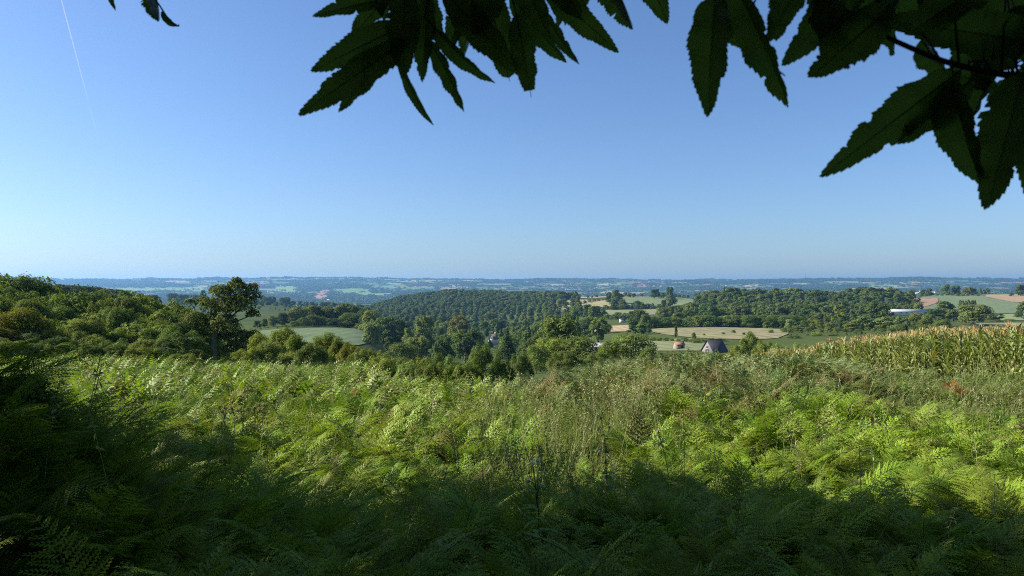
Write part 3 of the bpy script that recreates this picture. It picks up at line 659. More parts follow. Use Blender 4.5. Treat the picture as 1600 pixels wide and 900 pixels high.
# valley trees, specials
for p, yt, d, w, kd, tn, lb in (
    (662, 496, 400, 42, 'round', 'light', 'tall pale green tree in the valley bottom, its crown tapering'), (638, 511, 390, 14, 'poplar', 'light', 'small pale pointed tree left of the tall pale tree'),
    (604, 497, 430, 44, 'round', 'dark', 'large dark tree at the right end of the pasture'), (622, 500, 440, 36, 'round', 'dark', None), (590, 510, 400, 28, 'bush', 'mid', None),
    (718, 496, 520, 40, 'round', 'rust', 'rust tinged rounded tree with a dark conifer beside it'), (733, 508, 480, 18, 'conifer', 'dark', 'dark narrow conifer beside the rust tinged tree'), (708, 513, 470, 18, 'conifer', 'dark', None),
    (783, 514, 560, 24, 'conifer', 'dark', 'dark conifer just right of the white gabled house'), (765, 528, 540, 12, 'conifer', 'dark', None), (797, 522, 520, 16, 'round', 'dark', None),
    (903, 476, 900, 18, 'round', 'light', 'tall tree standing in the tan stubble field'), (900, 456, 1250, 17, 'round', 'dark', 'round skyline tree above the tan stubble field'),
    (918, 496, 560, 44, 'round', 'light', 'broad light green tree above the small straw field'), (913, 503, 480, 34, 'round', 'dark', 'dark round tree left of the small straw field'), (946, 505, 480, 30, 'round', 'mid', 'round tree in front of the small straw field'),
    (962, 453, 1150, 18, 'round', 'mid', 'tall pale skyline tree with a ragged crown'), (952, 457, 1180, 15, 'round', 'dark', None), (968, 459, 1160, 12, 'round', 'dark', None), (960, 466, 1040, 18, 'round', 'dark', None), (973, 468, 1030, 14, 'round', 'dark', None), (958, 473, 1010, 14, 'conifer', 'blue', None),
    (994, 470, 1030, 18, 'round', 'dark', None), (1004, 473, 1020, 10, 'round', 'dark', None), (1020, 474, 1010, 8, 'round', 'dark', None), (1037, 469, 1030, 12, 'round', 'dark', None), (1048, 462, 1040, 20, 'round', 'mid', None),
    (1023, 452, 1330, 19, 'round', 'dark', 'broad dark tree on the skyline above the green field'), (1047, 449, 1300, 15, 'round', 'dark', 'tallest dark skyline tree left of the ridge wood'), (1035, 459, 1340, 8, 'round', 'dark', None),
    (996, 485, 520, 34, 'round', 'dark', 'dark tall tree between the two small white sheds'), (1008, 491, 500, 24, 'round', 'mid', None), (1002, 502, 420, 14, 'poplar', 'grey', None), (990, 500, 440, 26, 'round', 'dark', None), (1012, 505, 430, 14, 'round', 'grey', None),
    (1060, 488, 580, 30, 'round', 'light', 'light rounded tree in the hedge at the ridge foot'), (1040, 496, 570, 26, 'round', 'olive', None), (1056, 509, 345, 6, 'round', 'mid', 'small slender tree in the straw field'), (1084, 520, 300, 9, 'bush', 'mid', None), (1030, 458, 1350, 6, 'round', 'dark', None)):
    tree(p, d, ytop=yt, wpx=w, kind=kd, tone=tn, label=lb, name={'conifer': 'conifer_tree', 'poplar': 'poplar_tree', 'bush': 'bush'}.get(kd, 'broadleaf_tree'), region='valley trees')
for p in np.arange(860, 1075, 6.5):
    if rng.random() < 0.65: tree(p, u(1370, 1440), h=u(4, 9), wr=u(1.0, 1.7), tone='dark', region='skyline trees')
for p in np.arange(855, 900, 7): tree(p, 1380 + u(-30, 30), ytop=456 + u(-2, 3), wr=1.3, tone='dark', region='skyline trees')
for p in np.arange(940, 1046, 6): tree(p, 1030 + u(-8, 8), h=u(3.5, 7), wr=u(1.2, 1.8), kind='bush', tone='dark', region='field hedge')
for p in np.arange(948, 1010, 6): tree(p, 770 + u(-10, 10), h=u(4, 7), wr=u(1.2, 1.8), kind='bush', tone='dark', region='field hedge')
for p in np.arange(865, 960, 7): tree(p, 1260 + u(-20, 20), h=u(3, 6), wr=u(1.2, 1.8), kind='bush', tone='dark', region='field hedge')
for p in np.arange(590, 885, 8.5):
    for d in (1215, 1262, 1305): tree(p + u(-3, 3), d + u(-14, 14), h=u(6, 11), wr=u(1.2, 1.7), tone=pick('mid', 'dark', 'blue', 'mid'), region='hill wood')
for p in np.arange(1000, 1250, 7): tree(p, 505 + u(-8, 8) + (1130 - p) * 0.1, h=u(4, 8), wr=u(1.2, 1.7), kind='bush', tone=pick('dark', 'mid', 'dark'), region='hedgerow')
for d, yt in ((455, 503), (410, 508), (370, 514), (335, 521)):
    for p in np.arange(1236, 1485, 12.0): tree(p + u(-4, 4), d + u(-10, 10), ytop=yt + u(-4, 4), wr=u(1.1, 1.5), kind=pick('round', 'bush'), tone=pick('mid', 'dark', 'olive', 'grey'), region='barn trees')
for p, h in ((1085, 1.4), (1100, 1.0), (1130, 1.2), (1146, 1.6), (1162, 1.3), (1205, 1.8), (1225, 2.4)): tree(p, 365 + u(-20, 20), h=h, wr=1.4, kind='bush', tone='mid', region='field hedge', cat='bush')
# hedgerow under the ridge
for p in np.arange(1000, 1245, 8): tree(p, 560 + u(-14, 14), ytop=np.interp(p, [1000, 1060, 1120, 1240], [505, 500, 497, 492]) + u(-3, 4), wr=u(1.1, 1.5), tone=pick('dark', 'dark', 'mid'), region='hedgerow')
for p in np.arange(1020, 1130, 10): tree(p, 255 + (1130 - p) * 0.6, h=u(1.2, 2.2), wr=1.6, kind='bush', tone='mid', region='field hedge', cat='bush')
# ridge wood
for k in range(10):
    d = 850 + k * 19
    for p in np.arange(1076, 1446, 12.5):
        t = np.interp(p, [1070, 1090, 1130, 1200, 1260, 1300, 1350, 1400, 1425, 1445], [478, 458, 452, 452, 453, 456, 450, 450, 458, 470])
        yt = t + (9 - k) * 3.4 + u(-2.2, 2.2)
        if rng.random() < 0.9: tree(p + u(-4, 4), d + u(-8, 8), ytop=yt, wr=u(0.85, 1.7), tone=pick('mid', 'dark', 'mid', 'blue', 'olive', 'light', 'grey'), region='ridge wood')
for d in (640, 690, 740, 790, 835):
    for p in np.arange(1035 if d > 700 else 1075, 1440, 13):
        if not (p > 1385 and d < 720): tree(p + u(-5, 5), d + u(-20, 20), h=u(8, 13), wr=u(1.0, 1.5), tone=pick('mid', 'dark', 'dark', 'olive'), region='ridge wood')
# woods right of the straw field, in front of the white barn
for p, yt, d, w, kd, tn, lb in (
    (1370, 471, 500, 52, 'round', 'dark', 'large dark tree hiding the left end of the long white barn'), (1350, 495, 420, 44, 'round', 'grey', None), (1380, 496, 430, 46, 'round', 'grey', None), (1408, 494, 420, 34, 'round', 'grey', None),
    (1430, 488, 470, 30, 'round', 'olive', 'yellowish tree in front of the long white barn'), (1448, 491, 450, 28, 'round', 'olive', None), (1472, 500, 400, 28, 'bush', 'mid', 'low rounded bush below the right end of the white barn'),
    (1522, 477, 480, 62, 'round', 'mid', 'large spreading oak, the biggest crown beyond the maize'), (1478, 472, 620, 42, 'round', 'dark', 'dark broad tree left of the large spreading oak'), (1460, 483, 560, 30, 'round', 'dark', None), (1490, 484, 560, 26, 'round', 'mid', None),
    (1556, 490, 540, 26, 'round', 'mid', None), (1598, 472, 720, 22, 'round', 'olive', 'small tree at the right border of the green slope'), (1592, 488, 640, 14, 'round', 'mid', None), (1604, 493, 600, 14, 'round', 'dark', None), (1577, 501, 560, 16, 'bush', 'dark', None),
    (1478, 444, 1230, 18, 'round', 'mid', 'round tree on the near skyline, left one of a pair'), (1494, 447, 1230, 17, 'round', 'dark', 'darker round tree on the near skyline beside its twin'), (1512, 449, 1240, 18, 'round', 'rust', None), (1532, 448, 1250, 7, 'conifer', 'blue', 'narrow dark conifer on the near skyline'), (1541, 450, 1250, 9, 'round', 'blue', None),
    (1452, 451, 1220, 11, 'round', 'blue', None), (1442, 453, 1220, 12, 'round', 'dark', None), (1425, 453, 1100, 16, 'round', 'mid', None), (1595, 445, 1200, 22, 'round', 'dark', 'dark round tree on the skyline at the right border'), (1580, 457, 1180, 7, 'round', 'dark', None), (1522, 451, 1240, 10, 'round', 'rust', None),
    (1250, 482, 640, 30, 'round', 'dark', None), (1215, 480, 660, 34, 'round', 'dark', None), (1297, 476, 680, 30, 'round', 'light', 'light crowned tree at the foot of the ridge wood'), (1270, 497, 470, 30, 'round', 'rust', 'rust brown rounded tree beyond the straw field'), (1250, 508, 400, 28, 'round', 'grey', None), (1310, 492, 480, 34, 'round', 'olive', None), (1300, 505, 400, 30, 'round', 'mid', None), (1330, 505, 400, 34, 'round', 'olive', None),
    (1275, 519, 330, 20, 'bush', 'light', 'small bright green bush between darker bushes beyond the straw field'), (1240, 524, 320, 24, 'bush', 'mid', None), (1300, 524, 330, 22, 'bush', 'olive', None)):
    tree(p, d, ytop=yt, wpx=w, kind=kd, tone=tn, label=lb, name={'conifer': 'conifer_tree', 'bush': 'bush'}.get(kd, 'broadleaf_tree'), region='barn trees')
for p in (1500.5, 1505, 1509.5, 1514, 1518.5, 1523): tree(p, 760 + u(-6, 6), ytop=468 + u(-1.5, 1.5), wpx=5.2, kind='poplar', tone='dark', region='poplar row')
for p in np.arange(1200, 1480, 9):
    for d in (610, 540, 470):
        tree(p + u(-3, 3), d + u(-15, 15), ytop={610: 489, 540: 497, 470: 506}[d] + u(-4, 4), wr=u(1.1, 1.5), tone=pick('mid', 'grey', 'dark', 'olive'), region='barn trees') if not (p > 1390 and d > 600) else None
for p in np.arange(1440, 1530, 8): tree(p, 1210 + u(-15, 15), h=u(2.5, 5), wr=1.7, kind='bush', tone='dark', region='skyline trees')
# willows near the slate barn
for p, yt, d, w, tn, lb in ((1172, 516, 95, 46, 'mid', 'pointed dark bush right of the slate roofed barn'), (1195, 528, 90, 46, 'olive', None), (1152, 533, 90, 36, 'olive', None), (1215, 534, 88, 40, 'grey', None), (1240, 533, 86, 44, 'grey', None), (1262, 536, 80, 40, 'mid', None), (1100, 530, 290, 22, 'mid', None), (1088, 532, 270, 20, 'dark', None), (1125, 529, 300, 24, 'rust', None)):
    tree(p, d, ytop=yt, wpx=w, kind='bush', tone=tn, label=lb, name='bush', region='barn scrub', cat='bush')
# valley filling between x 575 and 1000
for d in (230, 290, 350, 420, 500, 590, 690, 800, 920, 1050, 1180):
    p = 575 + u(0, 10)
    while p < 960:
        free = (p > 905 and d > 930) or (p > 945 and d > 640) or (d < 300 and p > 880) or (p < 630 and d < 330) or (880 < p < 990 and 420 <= d <= 600) or (752 < p < 788 and 200 < d < 600)
        if not free: tree(p, d + u(-25, 25), h=u(7.5, 14.5), wr=u(0.9, 1.3), kind=pick('round', 'round', 'round', 'bush', 'round', 'conifer') if d < 700 else 'round', tone=pick('mid', 'mid', 'olive', 'grey', 'light', 'dark'), region='valley trees')
        p += 10.5 / d * F * u(0.75, 1.15)
# wooded hill in the centre
for k in range(20):
    d = 1330 + k * 25
    for p in np.arange(572, 880, 8.0):
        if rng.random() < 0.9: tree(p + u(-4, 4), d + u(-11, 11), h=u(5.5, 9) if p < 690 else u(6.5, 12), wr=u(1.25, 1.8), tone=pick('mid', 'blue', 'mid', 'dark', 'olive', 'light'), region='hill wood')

# visible share of every crown, by a coarse depth buffer: the largest in view become things, the rest one mass
W2, H2 = 800, 450
buf = np.zeros((H2, W2), bool)
dd = np.exp(np.linspace(math.log(3), math.log(3000), 260)); pc = np.arange(W2) * 2.0 + 1
gpy = 450 - (ground((pc[:, None] - 800) / F * dd, dd + 0 * pc[:, None]) + np.where(dd < 45, 0.75, 0.0) - CAMZ) * F / dd
hor = np.minimum.accumulate(gpy, axis=1)
for c in sorted(CAND, key=lambda c: c['d']):
    cy = (450 - (c['z'] + c['h'] * 0.58 - CAMZ) * F / c['d']) / 2; ry = c['h'] * 0.42 * F / c['d'] / 2; cx = c['px'] / 2; rx = c['wm'] * 0.46 * F / c['d'] / 2
    x0, x1 = max(0, int(cx - rx)), min(W2, int(cx + rx) + 2); y0, y1 = max(0, int(cy - ry)), min(H2, int(cy + ry) + 2)
    c['vis'] = 0
    if x0 >= x1 or y0 >= y1: continue
    yy, xx = np.mgrid[y0:y1, x0:x1] + 0.5
    m = ((xx - cx) / max(rx, 0.6)) ** 2 + ((yy - cy) / max(ry, 0.6)) ** 2 <= 1
    di = min(int(np.searchsorted(dd, c['d'])), len(dd) - 1)
    m &= yy * 2 < hor[x0:x1, max(0, di - 1)][None, :]
    c['vis'] = int((m & ~buf[y0:y1, x0:x1]).sum()); c['area'] = int(m.sum())
    buf[y0:y1, x0:x1] |= m
cand = [c for c in CAND if c['vis'] >= 6 and (c['d'] < 1300 or c['own']) or c['own']]
cand.sort(key=lambda c: (-int(c['own']), -c['vis']))
things = cand[:292]; ids = {id(c) for c in things}
mass = [c for c in CAND if id(c) not in ids]
print('trees', len(CAND), 'things', len(things), 'mass', len(mass), 'smallest', things[-1]['vis'])
REG = {  # region: (group, phrase, default name)
 'thicket': ('scrub trees of the thicket on the left', 'in the left thicket'),
 'crest wood': ('dark trees behind the thicket', 'on the crest behind the thicket'),
 'hazy wood': ('trees of the hazy wood in the valley', 'in the hazy valley wood'),
 'pasture wood': ('trees of the wood above the pasture', 'in the wood above the pasture'),
 'field scrub': ('scrub bushes along the edge of the fern field', 'along the fern field edge'),
 'valley scrub': ('rounded bushes below the fern field', 'near the pale shed roof'),
 'valley trees': ('trees filling the valley floor', 'on the floor of the valley'),
 'skyline trees': ('small trees along the near skyline', 'along the near skyline hedge'),
 'field hedge': ('hedge bushes between the middle fields', 'in a hedge between the middle fields'),
 'hedgerow': ('trees of the hedgerow behind the straw field', 'in the hedgerow behind the straw field'),
 'ridge wood': ('trees of the wood along the ridge', 'in the long ridge wood'),
 'barn trees': ('trees in front of the long white barn', 'before the long white barn'),
 'poplar row': ('row of narrow poplars', 'in the tight poplar row behind the spreading oak'),
 'barn scrub': ('bushes around the slate roofed barn', 'near the slate roofed barn'),
 'hill wood': ('trees of the wooded hill', 'on the rounded wooded hill')}
TW = {'dark': 'dark', 'mid': 'green', 'light': 'pale green', 'olive': 'olive', 'rust': 'rusty yellow', 'grey': 'grey green', 'blue': 'bluish'}
byreg = {}
for c in things: byreg.setdefault(c['region'], []).append(c)
for reg, cs in byreg.items():
    if not cs: continue
    xs = sorted(c['px'] for c in cs); ys = sorted(c['d'] for c in cs); hs = sorted(c['h'] for c in cs)
    for c in cs:
        if c['label']: continue
        n = len(cs); kx = xs.index(c['px']) / max(1, n - 1); kd = ys.index(c['d']) / max(1, n - 1); kh = hs.index(c['h']) / max(1, n - 1)
        size = 'tall' if kh > 0.8 else 'low' if kh < 0.2 else 'broad' if c['w'] > 1.2 else 'rounded'
        kind = {'conifer': 'conifer', 'poplar': 'poplar', 'bush': 'bush'}.get(c['kind'], 'tree')
        where = 'left end' if kx < 0.14 else 'right end' if kx > 0.86 else 'left half' if kx < 0.42 else 'right half' if kx > 0.58 else 'middle'
        row = 'front' if kd < 0.34 else 'back' if kd > 0.72 else 'centre'
        c['label'] = '%s %s %s %s, %s row, %s' % (size, TW[c['tone']], kind, REG[reg][1], row, where)
DEFN = {'conifer': 'conifer_tree', 'poplar': 'poplar_tree', 'bush': 'bush', 'round': 'broadleaf_tree', 'lone': 'lone_tree'}
for i, c in enumerate(things):
    lod = 0 if c['d'] < 110 else 1 if c['d'] < 620 else 2
    var = TREES[c['kind'] + str(lod)]; tm, cm = var[int(rng.integers(0, len(var)))]
    root = empty(c['name'] or DEFN[c['kind']], (c['x'], c['y'], c['z']), 0 if c['kind'] == 'lone' else u(0, 6.28), (c['h'] * c['w'],) * 2 + (c['h'],))
    tag(root, c['label'], c['cat'], None if c['kind'] == 'lone' else REG[c['region']][0] if c['region'] else None)
    link('trunk', tm, root); cr = link('crown', cm, root)
    t = np.array(TONES[c['tone']]) * u(0.82, 1.18); cr.color = (*t, 1)
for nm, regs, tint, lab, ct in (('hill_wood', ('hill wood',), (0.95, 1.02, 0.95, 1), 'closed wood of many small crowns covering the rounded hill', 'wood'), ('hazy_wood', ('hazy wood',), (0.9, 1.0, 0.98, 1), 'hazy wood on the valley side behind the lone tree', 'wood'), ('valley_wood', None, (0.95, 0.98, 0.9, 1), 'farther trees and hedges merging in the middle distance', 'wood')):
    used = {'hill wood', 'hazy wood'}
    cs = [c for c in mass if (c['region'] in regs if regs else c['region'] not in used)]
    if not cs: continue
    ms = [TREES['round2'][k][1] for k in range(5)] + [TREES['bush2'][k][1] for k in range(5)] + [TREES['conifer2'][0][1], TREES['poplar2'][0][1]]
    ix = [{'round': 0, 'bush': 5, 'conifer': 10, 'poplar': 11}[c['kind']] + (pick(0, 2, 3, 0, 4) if c['kind'] == 'round' else int(rng.integers(0, 5)) if c['kind'] == 'bush' else 0) for c in cs]
    o = scatter(nm, [(c['x'], c['y'], c['z']) for c in cs], [(0, 0, u(0, 6.28)) for c in cs], [(c['h'] * c['w'], c['h'] * c['w'], c['h']) for c in cs], ix, ms, lab, ct)
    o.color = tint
# ================================================================== BUILDINGS
M_SLATE = plain('slate', (0.034, 0.035, 0.042), (0.022, 0.023, 0.028), 3, 0.6, 0.2, stretch=(1, 1, 6))
M_TILE = plain('clay_tile', (0.38, 0.17, 0.10), (0.27, 0.13, 0.085), 5, 0.85, 0.3)
M_OLDTILE = plain('old_brown_tile', (0.17, 0.115, 0.085), (0.11, 0.08, 0.065), 5, 0.9, 0.3)
M_STONE = plain('stone_wall', (0.36, 0.31, 0.25), (0.22, 0.19, 0.15), 4, 0.9, 0.4)
M_RENDER = plain('white_render', (0.78, 0.76, 0.72), (0.66, 0.63, 0.58), 0.8, 0.9)
M_METAL = plain('pale_sheet_roof', (0.60, 0.59, 0.57), (0.50, 0.49, 0.48), 0.6, 0.85, stretch=(6, 0.4, 1))
M_BOARD = plain('grey_boards', (0.27, 0.25, 0.24), (0.19, 0.175, 0.17), 2, 0.8, stretch=(8, 8, 0.4))
M_DARK = plain('dark_opening', (0.02, 0.02, 0.022), (0.015, 0.015, 0.016), 1, 0.5)
M_STEEL = plain('grey_steel', (0.35, 0.36, 0.38), (0.3, 0.3, 0.31), 2, 0.5)
def house(name, label, cat, px, d, L, W, he, hr, rz, mw, mr, doors=(), windows=(), chimney=False, over=0.25, dz=0.0, group=None, mt=0.12):
    """gabled building: ridge along local x; doors and windows: (side 's' long front / 'g' left gable, position, width, height, sill)"""
    x, y = at(px, d), d
    e = empty(name, (x, y, gz(x, y) + dz), rz); tag(e, label, cat, group)
    w = MB(); l, b = L / 2, W / 2; f = -1.5
    v = [(-l, -b, f), (l, -b, f), (l, b, f), (-l, b, f), (-l, -b, he), (l, -b, he), (l, b, he), (-l, b, he), (-l, 0, hr), (l, 0, hr)]
    w.add(v, [(0, 1, 5, 4), (2, 3, 7, 6), (0, 4, 8, 7, 3), (1, 2, 6, 9, 5), (3, 2, 1, 0)])
    w.obj('wall', mw, e)
    r = MB(); k = (hr - he) / b; ov = over
    for s in (-1, 1):
        a = np.array([[-l - ov, s * (b + ov), he - k * ov], [l + ov, s * (b + ov), he - k * ov], [l + ov, 0, hr], [-l - ov, 0, hr]]) + [0, 0, 0.03]
        r.add(np.concatenate([a, a + [0, 0, mt]]), [(0, 1, 2, 3), (4, 7, 6, 5), (0, 4, 5, 1), (1, 5, 6, 2), (2, 6, 7, 3), (3, 7, 4, 0)])
    r.tube([[-l - ov, 0, hr + mt], [l + ov, 0, hr + mt]], 0.09, 6)
    ro = r.obj('roof', mr, e)
    if chimney:
        c = MB(); c.box((l - 0.5, 0, hr + 0.45), (0.6, 0.8, 1.5)); c.box((l - 0.5, 0, hr + 1.24), (0.7, 0.9, 0.1)); c.obj('chimney', mw, ro)
    for nm, lst in (('door', doors), ('window', windows)):
        for side, p, ww, hh, z0 in lst:
            m = MB(); fr = MB()
            def bx(mb, cx, cz, sx, sz, out, th):
                if side == 's': mb.box((cx, -b - out, cz), (sx, th, sz))
                else: mb.box((-l - out, cx, cz), (th, sx, sz))
            bx(m, p, z0 + hh / 2, ww, hh, 0.012, 0.03)
            o = m.obj(nm, M_DARK, e)
            for cx, cz, sx, sz in ((p, z0 + hh + 0.05, ww + 0.2, 0.1), (p - ww / 2 - 0.05, z0 + hh / 2, 0.1, hh), (p + ww / 2 + 0.05, z0 + hh / 2, 0.1, hh)): bx(fr, cx, cz, sx, sz, 0.03, 0.07)
            fr.obj('frame', mw if nm == 'door' else M_BOARD, o)
    return e
house('slate_roofed_barn', 'small barn with steep dark slate roof and grey gable, beyond the ferns', 'barn', 1116, 205, 5.6, 4.4, 0.9, 3.9, R(33), M_BOARD, M_SLATE, doors=(('g', 0.0, 1.2, 2.0, -0.6),), windows=(('g', 0, 0.45, 0.45, 1.8),), dz=-0.4)
house('stone_hut', 'tiny stone hut with an orange clay tile roof, left of the slate barn', 'hut', 1061, 232, 2.9, 2.1, 1.15, 1.95, R(12), M_STONE, M_TILE, doors=(('s', 0.5, 0.6, 1.2, 0.1),), windows=(('s', -0.7, 0.4, 0.4, 0.8),), dz=0.35, over=0.15)
house('gabled_house', 'white gabled house with a brown roof among valley conifers', 'house', 771, 545, 7.5, 4.8, 3.2, 6.8, R(66), M_RENDER, M_OLDTILE, doors=(('g', 1.2, 0.9, 2.0, 0.1),), windows=(('g', -1.0, 0.8, 1.1, 1.0), ('g', 0.1, 0.8, 1.0, 3.6)), chimney=True, dz=3.0)
house('pale_roofed_shed', 'low farm shed with pale grey sheet roof behind rounded bushes', 'shed', 935, 235, 7.2, 5.5, 2.6, 3.6, R(-10), M_BOARD, M_METAL, doors=(('s', 1.2, 1.6, 2.0, 0.1),), windows=(('s', -1.8, 0.8, 0.6, 1.2),), dz=0.5)
house('white_shed', 'small white shed under the yellow green hay field, left of the tall dark tree', 'shed', 973, 700, 5.6, 3.4, 1.5, 2.5, R(8), M_RENDER, M_SLATE, doors=(('s', 1.0, 1.0, 1.2, 0.1),), windows=(('s', -1.2, 0.8, 0.5, 0.8),), dz=1.6)
house('white_shed', 'small white shed under the hay field, right of the tall dark tree', 'shed', 1022, 690, 4.0, 3, 1.5, 2.4, R(-8), M_RENDER, M_SLATE, doors=(('s', 0.5, 0.9, 1.2, 0.1),), windows=(('s', -0.9, 0.7, 0.5, 0.8),), dz=1.6)
house('long_barn', 'long low white poultry barn below the bare earth field', 'barn', 1404, 700, 58, 11, 3.4, 5.4, R(-3), M_RENDER, M_METAL, doors=(('s', -8, 3, 2.8, 0.1), ('s', 22, 3, 2.8, 0.1)), windows=tuple(('s', p, 1.6, 0.7, 1.9) for p in (-26, -20, -14, 0, 5, 10, 15, 27)), dz=0.8)
# far village in the valley
vill = [(u(1345, 1465), u(4300, 5200)) for _ in range(26)] + [(u(500, 575), u(4150, 4700)) for _ in range(12)] + [(u(340, 480), u(5600, 7400)) for _ in range(7)] + [(u(860, 1250), u(5600, 7600)) for _ in range(10)]
M_LIMEWASH = plain('limewash', (0.80, 0.76, 0.70), (0.62, 0.58, 0.52), 0.05, 0.9, objspace=False)
for (p, d), k in zip(vill, range(99)):
    x, y = at(p, d), d; L, W, he = u(14, 26), u(9, 13), u(5, 8)
    m = MB(); l, b, hr = L / 2, W / 2, he + u(2.5, 4.5)
    w = [(-l, -b, -3), (l, -b, -3), (l, b, -3), (-l, b, -3), (-l, -b, he), (l, -b, he), (l, b, he), (-l, b, he), (-l, 0, hr), (l, 0, hr)]
    m.add(w, [(0, 1, 5, 4), (2, 3, 7, 6), (0, 4, 8, 7, 3), (1, 2, 6, 9, 5), (3, 2, 1, 0)]); m.add([(-l, -b, he), (l, -b, he), (l, 0, hr), (-l, 0, hr), (l, b, he), (-l, b, he)], [(0, 1, 2, 3), (3, 2, 4, 5)], 1)
    del m.f[-2:]; del m.m[-2:]
    m.add(np.array([(-l - .4, -b - .4, he - .2), (l + .4, -b - .4, he - .2), (l + .4, 0, hr + .15), (-l - .4, 0, hr + .15), (l + .4, b + .4, he - .2), (-l - .4, b + .4, he - .2)]), [(0, 1, 2, 3), (3, 2, 4, 5)], 1)
    o = m.obj('far_house', [M_LIMEWASH, M_SLATE if k % 3 else M_METAL]); o.location = (x, y, gz(x, y) + 1); o.rotation_euler = (0, 0, u(-0.8, 0.8))
    side = 'to the right, beyond the ridge wood' if p > 1300 else 'in the valley left of the wooded hill' if 495 < p < 600 else 'on the far slope behind the lone tree' if p < 495 else 'on the far slope above the middle fields'
    tag(o, 'pale speck of a house ' + side, 'house', 'far houses ' + side)
def mast(px, d, h, label):
    x, y = at(px, d), d; e = empty('radio_mast', (x, y, gz(x, y))); tag(e, label, 'mast')
    m = MB(); bw = h * 0.03
    legs = [(-1, -1), (1, -1), (1, 1), (-1, 1)]
    for a, b in legs: m.tube([(a * bw, b * bw, -2), (a * bw * 0.35, b * bw * 0.35, h * 0.8)], h * 0.008, 4)
    for k in range(9):
        z0 = h * 0.8 * k / 9; s = bw * (1 - 0.65 * k / 9)
        for i in range(4):
            a, b = legs[i], legs[(i + 1) % 4]; m.tube([(a[0] * s, a[1] * s, z0), (b[0] * s * 0.93, b[1] * s * 0.93, z0 + h * 0.088)], h * 0.004, 3)
    m.obj('lattice', M_STEEL, e); n = MB(); n.tube([(0, 0, h * 0.78), (0, 0, h)], h * 0.009, 5); n.obj('antenna', M_STEEL, e)
    n = MB()
    for z in (0.62, 0.7, 0.76): n.tube([(-bw * 0.9, -bw * 0.5, h * z), (-bw * 0.9, -bw * 0.5, h * z + h * 0.03)], h * 0.018, 8)
    n.obj('dish', M_STEEL, e)
mast(1258, 9400, 105, 'tall lattice mast on the far ridge beyond the ridge wood'); mast(1008, 9400, 70, 'short thin mast on the far ridge above the skyline trees')

# contrail
m, nt, out = new_mat('ice_cloud')
df = nt.nodes.new('ShaderNodeBsdfTranslucent'); df.inputs[0].default_value = (0.9, 0.9, 0.9, 1)
d2 = nt.nodes.new('ShaderNodeBsdfDiffuse'); d2.inputs[0].default_value = (0.9, 0.9, 0.9, 1)
ad = nt.nodes.new('ShaderNodeMixShader'); nt.links.new(df.outputs[0], ad.inputs[1]); nt.links.new(d2.outputs[0], ad.inputs[2])
tr = nt.nodes.new('ShaderNodeBsdfTransparent'); mx = nt.nodes.new('ShaderNodeMixShader')
at_ = nt.nodes.new('ShaderNodeAttribute'); at_.attribute_name = 'dens'
nt.links.new(at_.outputs['Fac'], mx.inputs[0]); nt.links.new(tr.outputs[0], mx.inputs[1]); nt.links.new(ad.outputs[0], mx.inputs[2]); nt.links.new(mx.outputs[0], out.inputs[0])
mb = MB(); k = 40; H = 9000.0; pts = []
for t in np.linspace(0, 1, k):
    ipx, ipy = 88 + 68 * t, -30 + 256 * t
    d = H / ((450 - ipy) / F); pts.append((at(ipx, d), d, H + CAMZ))
mb.tube(pts, np.linspace(17, 30, k), 8, 0, False)
o = mb.obj('contrail', m); tag(o, 'thin white vapour trail fading downwards in the blue sky', 'contrail')
den = np.repeat(np.interp(np.linspace(0, 1, k), [0, 0.35, 0.6, 0.72, 0.76, 0.82, 0.9, 1], [0.15, 0.14, 0.09, 0.04, 0.0, 0.05, 0.03, 0.0]), 8)
a = o.data.attributes.new('dens', 'FLOAT', 'POINT'); a.data.foreach_set('value', den.astype(np.float32))

# ================================================================== MAIZE
MZ = [maize_meshes(500 + k) for k in range(6)]
plants = []
for r in range(16):
    y = 21.0 + rng.random() * 0.2
    while y < 55:
        x = 18.6 + r * 0.72 + rng.normal(0, 0.05) + 0.6 * (fbm(y / 9, 0.3, 61) - 0.5)
        if x / y < 0.80 and rng.random() < 0.95: plants.append((x, y, r))
        y += u(0.16, 0.25)
px_ = [800 + F * x / y for x, y, r in plants]
order = sorted(range(len(plants)), key=lambda i: (plants[i][2] >= 2 or px_[i] > 1625, plants[i][1] + plants[i][2] * 9))
first = set(order[:285])
for i in order[:285]:
    x, y, r = plants[i]; lm, tm = MZ[int(rng.integers(0, 6))]; s = u(0.84, 1.02)
    o = link('maize_plant', lm); o.location = (x, y, gz(x, y)); o.rotation_euler = (rng.normal(0, 0.05), rng.normal(0, 0.05), u(0, 6.28)); o.scale = (s, s, s)
    tag(o, 'green maize plant with tan tassel %s edge of maize field' % ('at the outer' if r == 0 else 'one row in from the'), 'maize plant', 'maize plants at the outer edge of the field' if r == 0 else 'maize plants one row in')
    link('tassel', tm, o)
rest = [i for i in range(len(plants)) if i not in first]
def joined(ms):
    m = MB()
    for k, me in enumerate(ms):
        v = np.zeros(len(me.vertices) * 3, np.float32); me.vertices.foreach_get('co', v); m.add(v.reshape(-1, 3), [tuple(p.vertices) for p in me.polygons], k)
    return m.mesh('maize', [M_CORN, M_TASSEL])
sc_ = [u(0.84, 1.02) for _ in rest]
scatter('maize_crop', [(plants[i][0], plants[i][1], gz(*plants[i][:2])) for i in rest], [(rng.normal(0, 0.04), rng.normal(0, 0.04), u(0, 6.28)) for i in rest], [(s, s, s) for s in sc_], rng.integers(0, 6, len(rest)), [joined(p) for p in MZ], 'dense maize crop behind the outermost plants, tasselled tops above', 'maize crop')

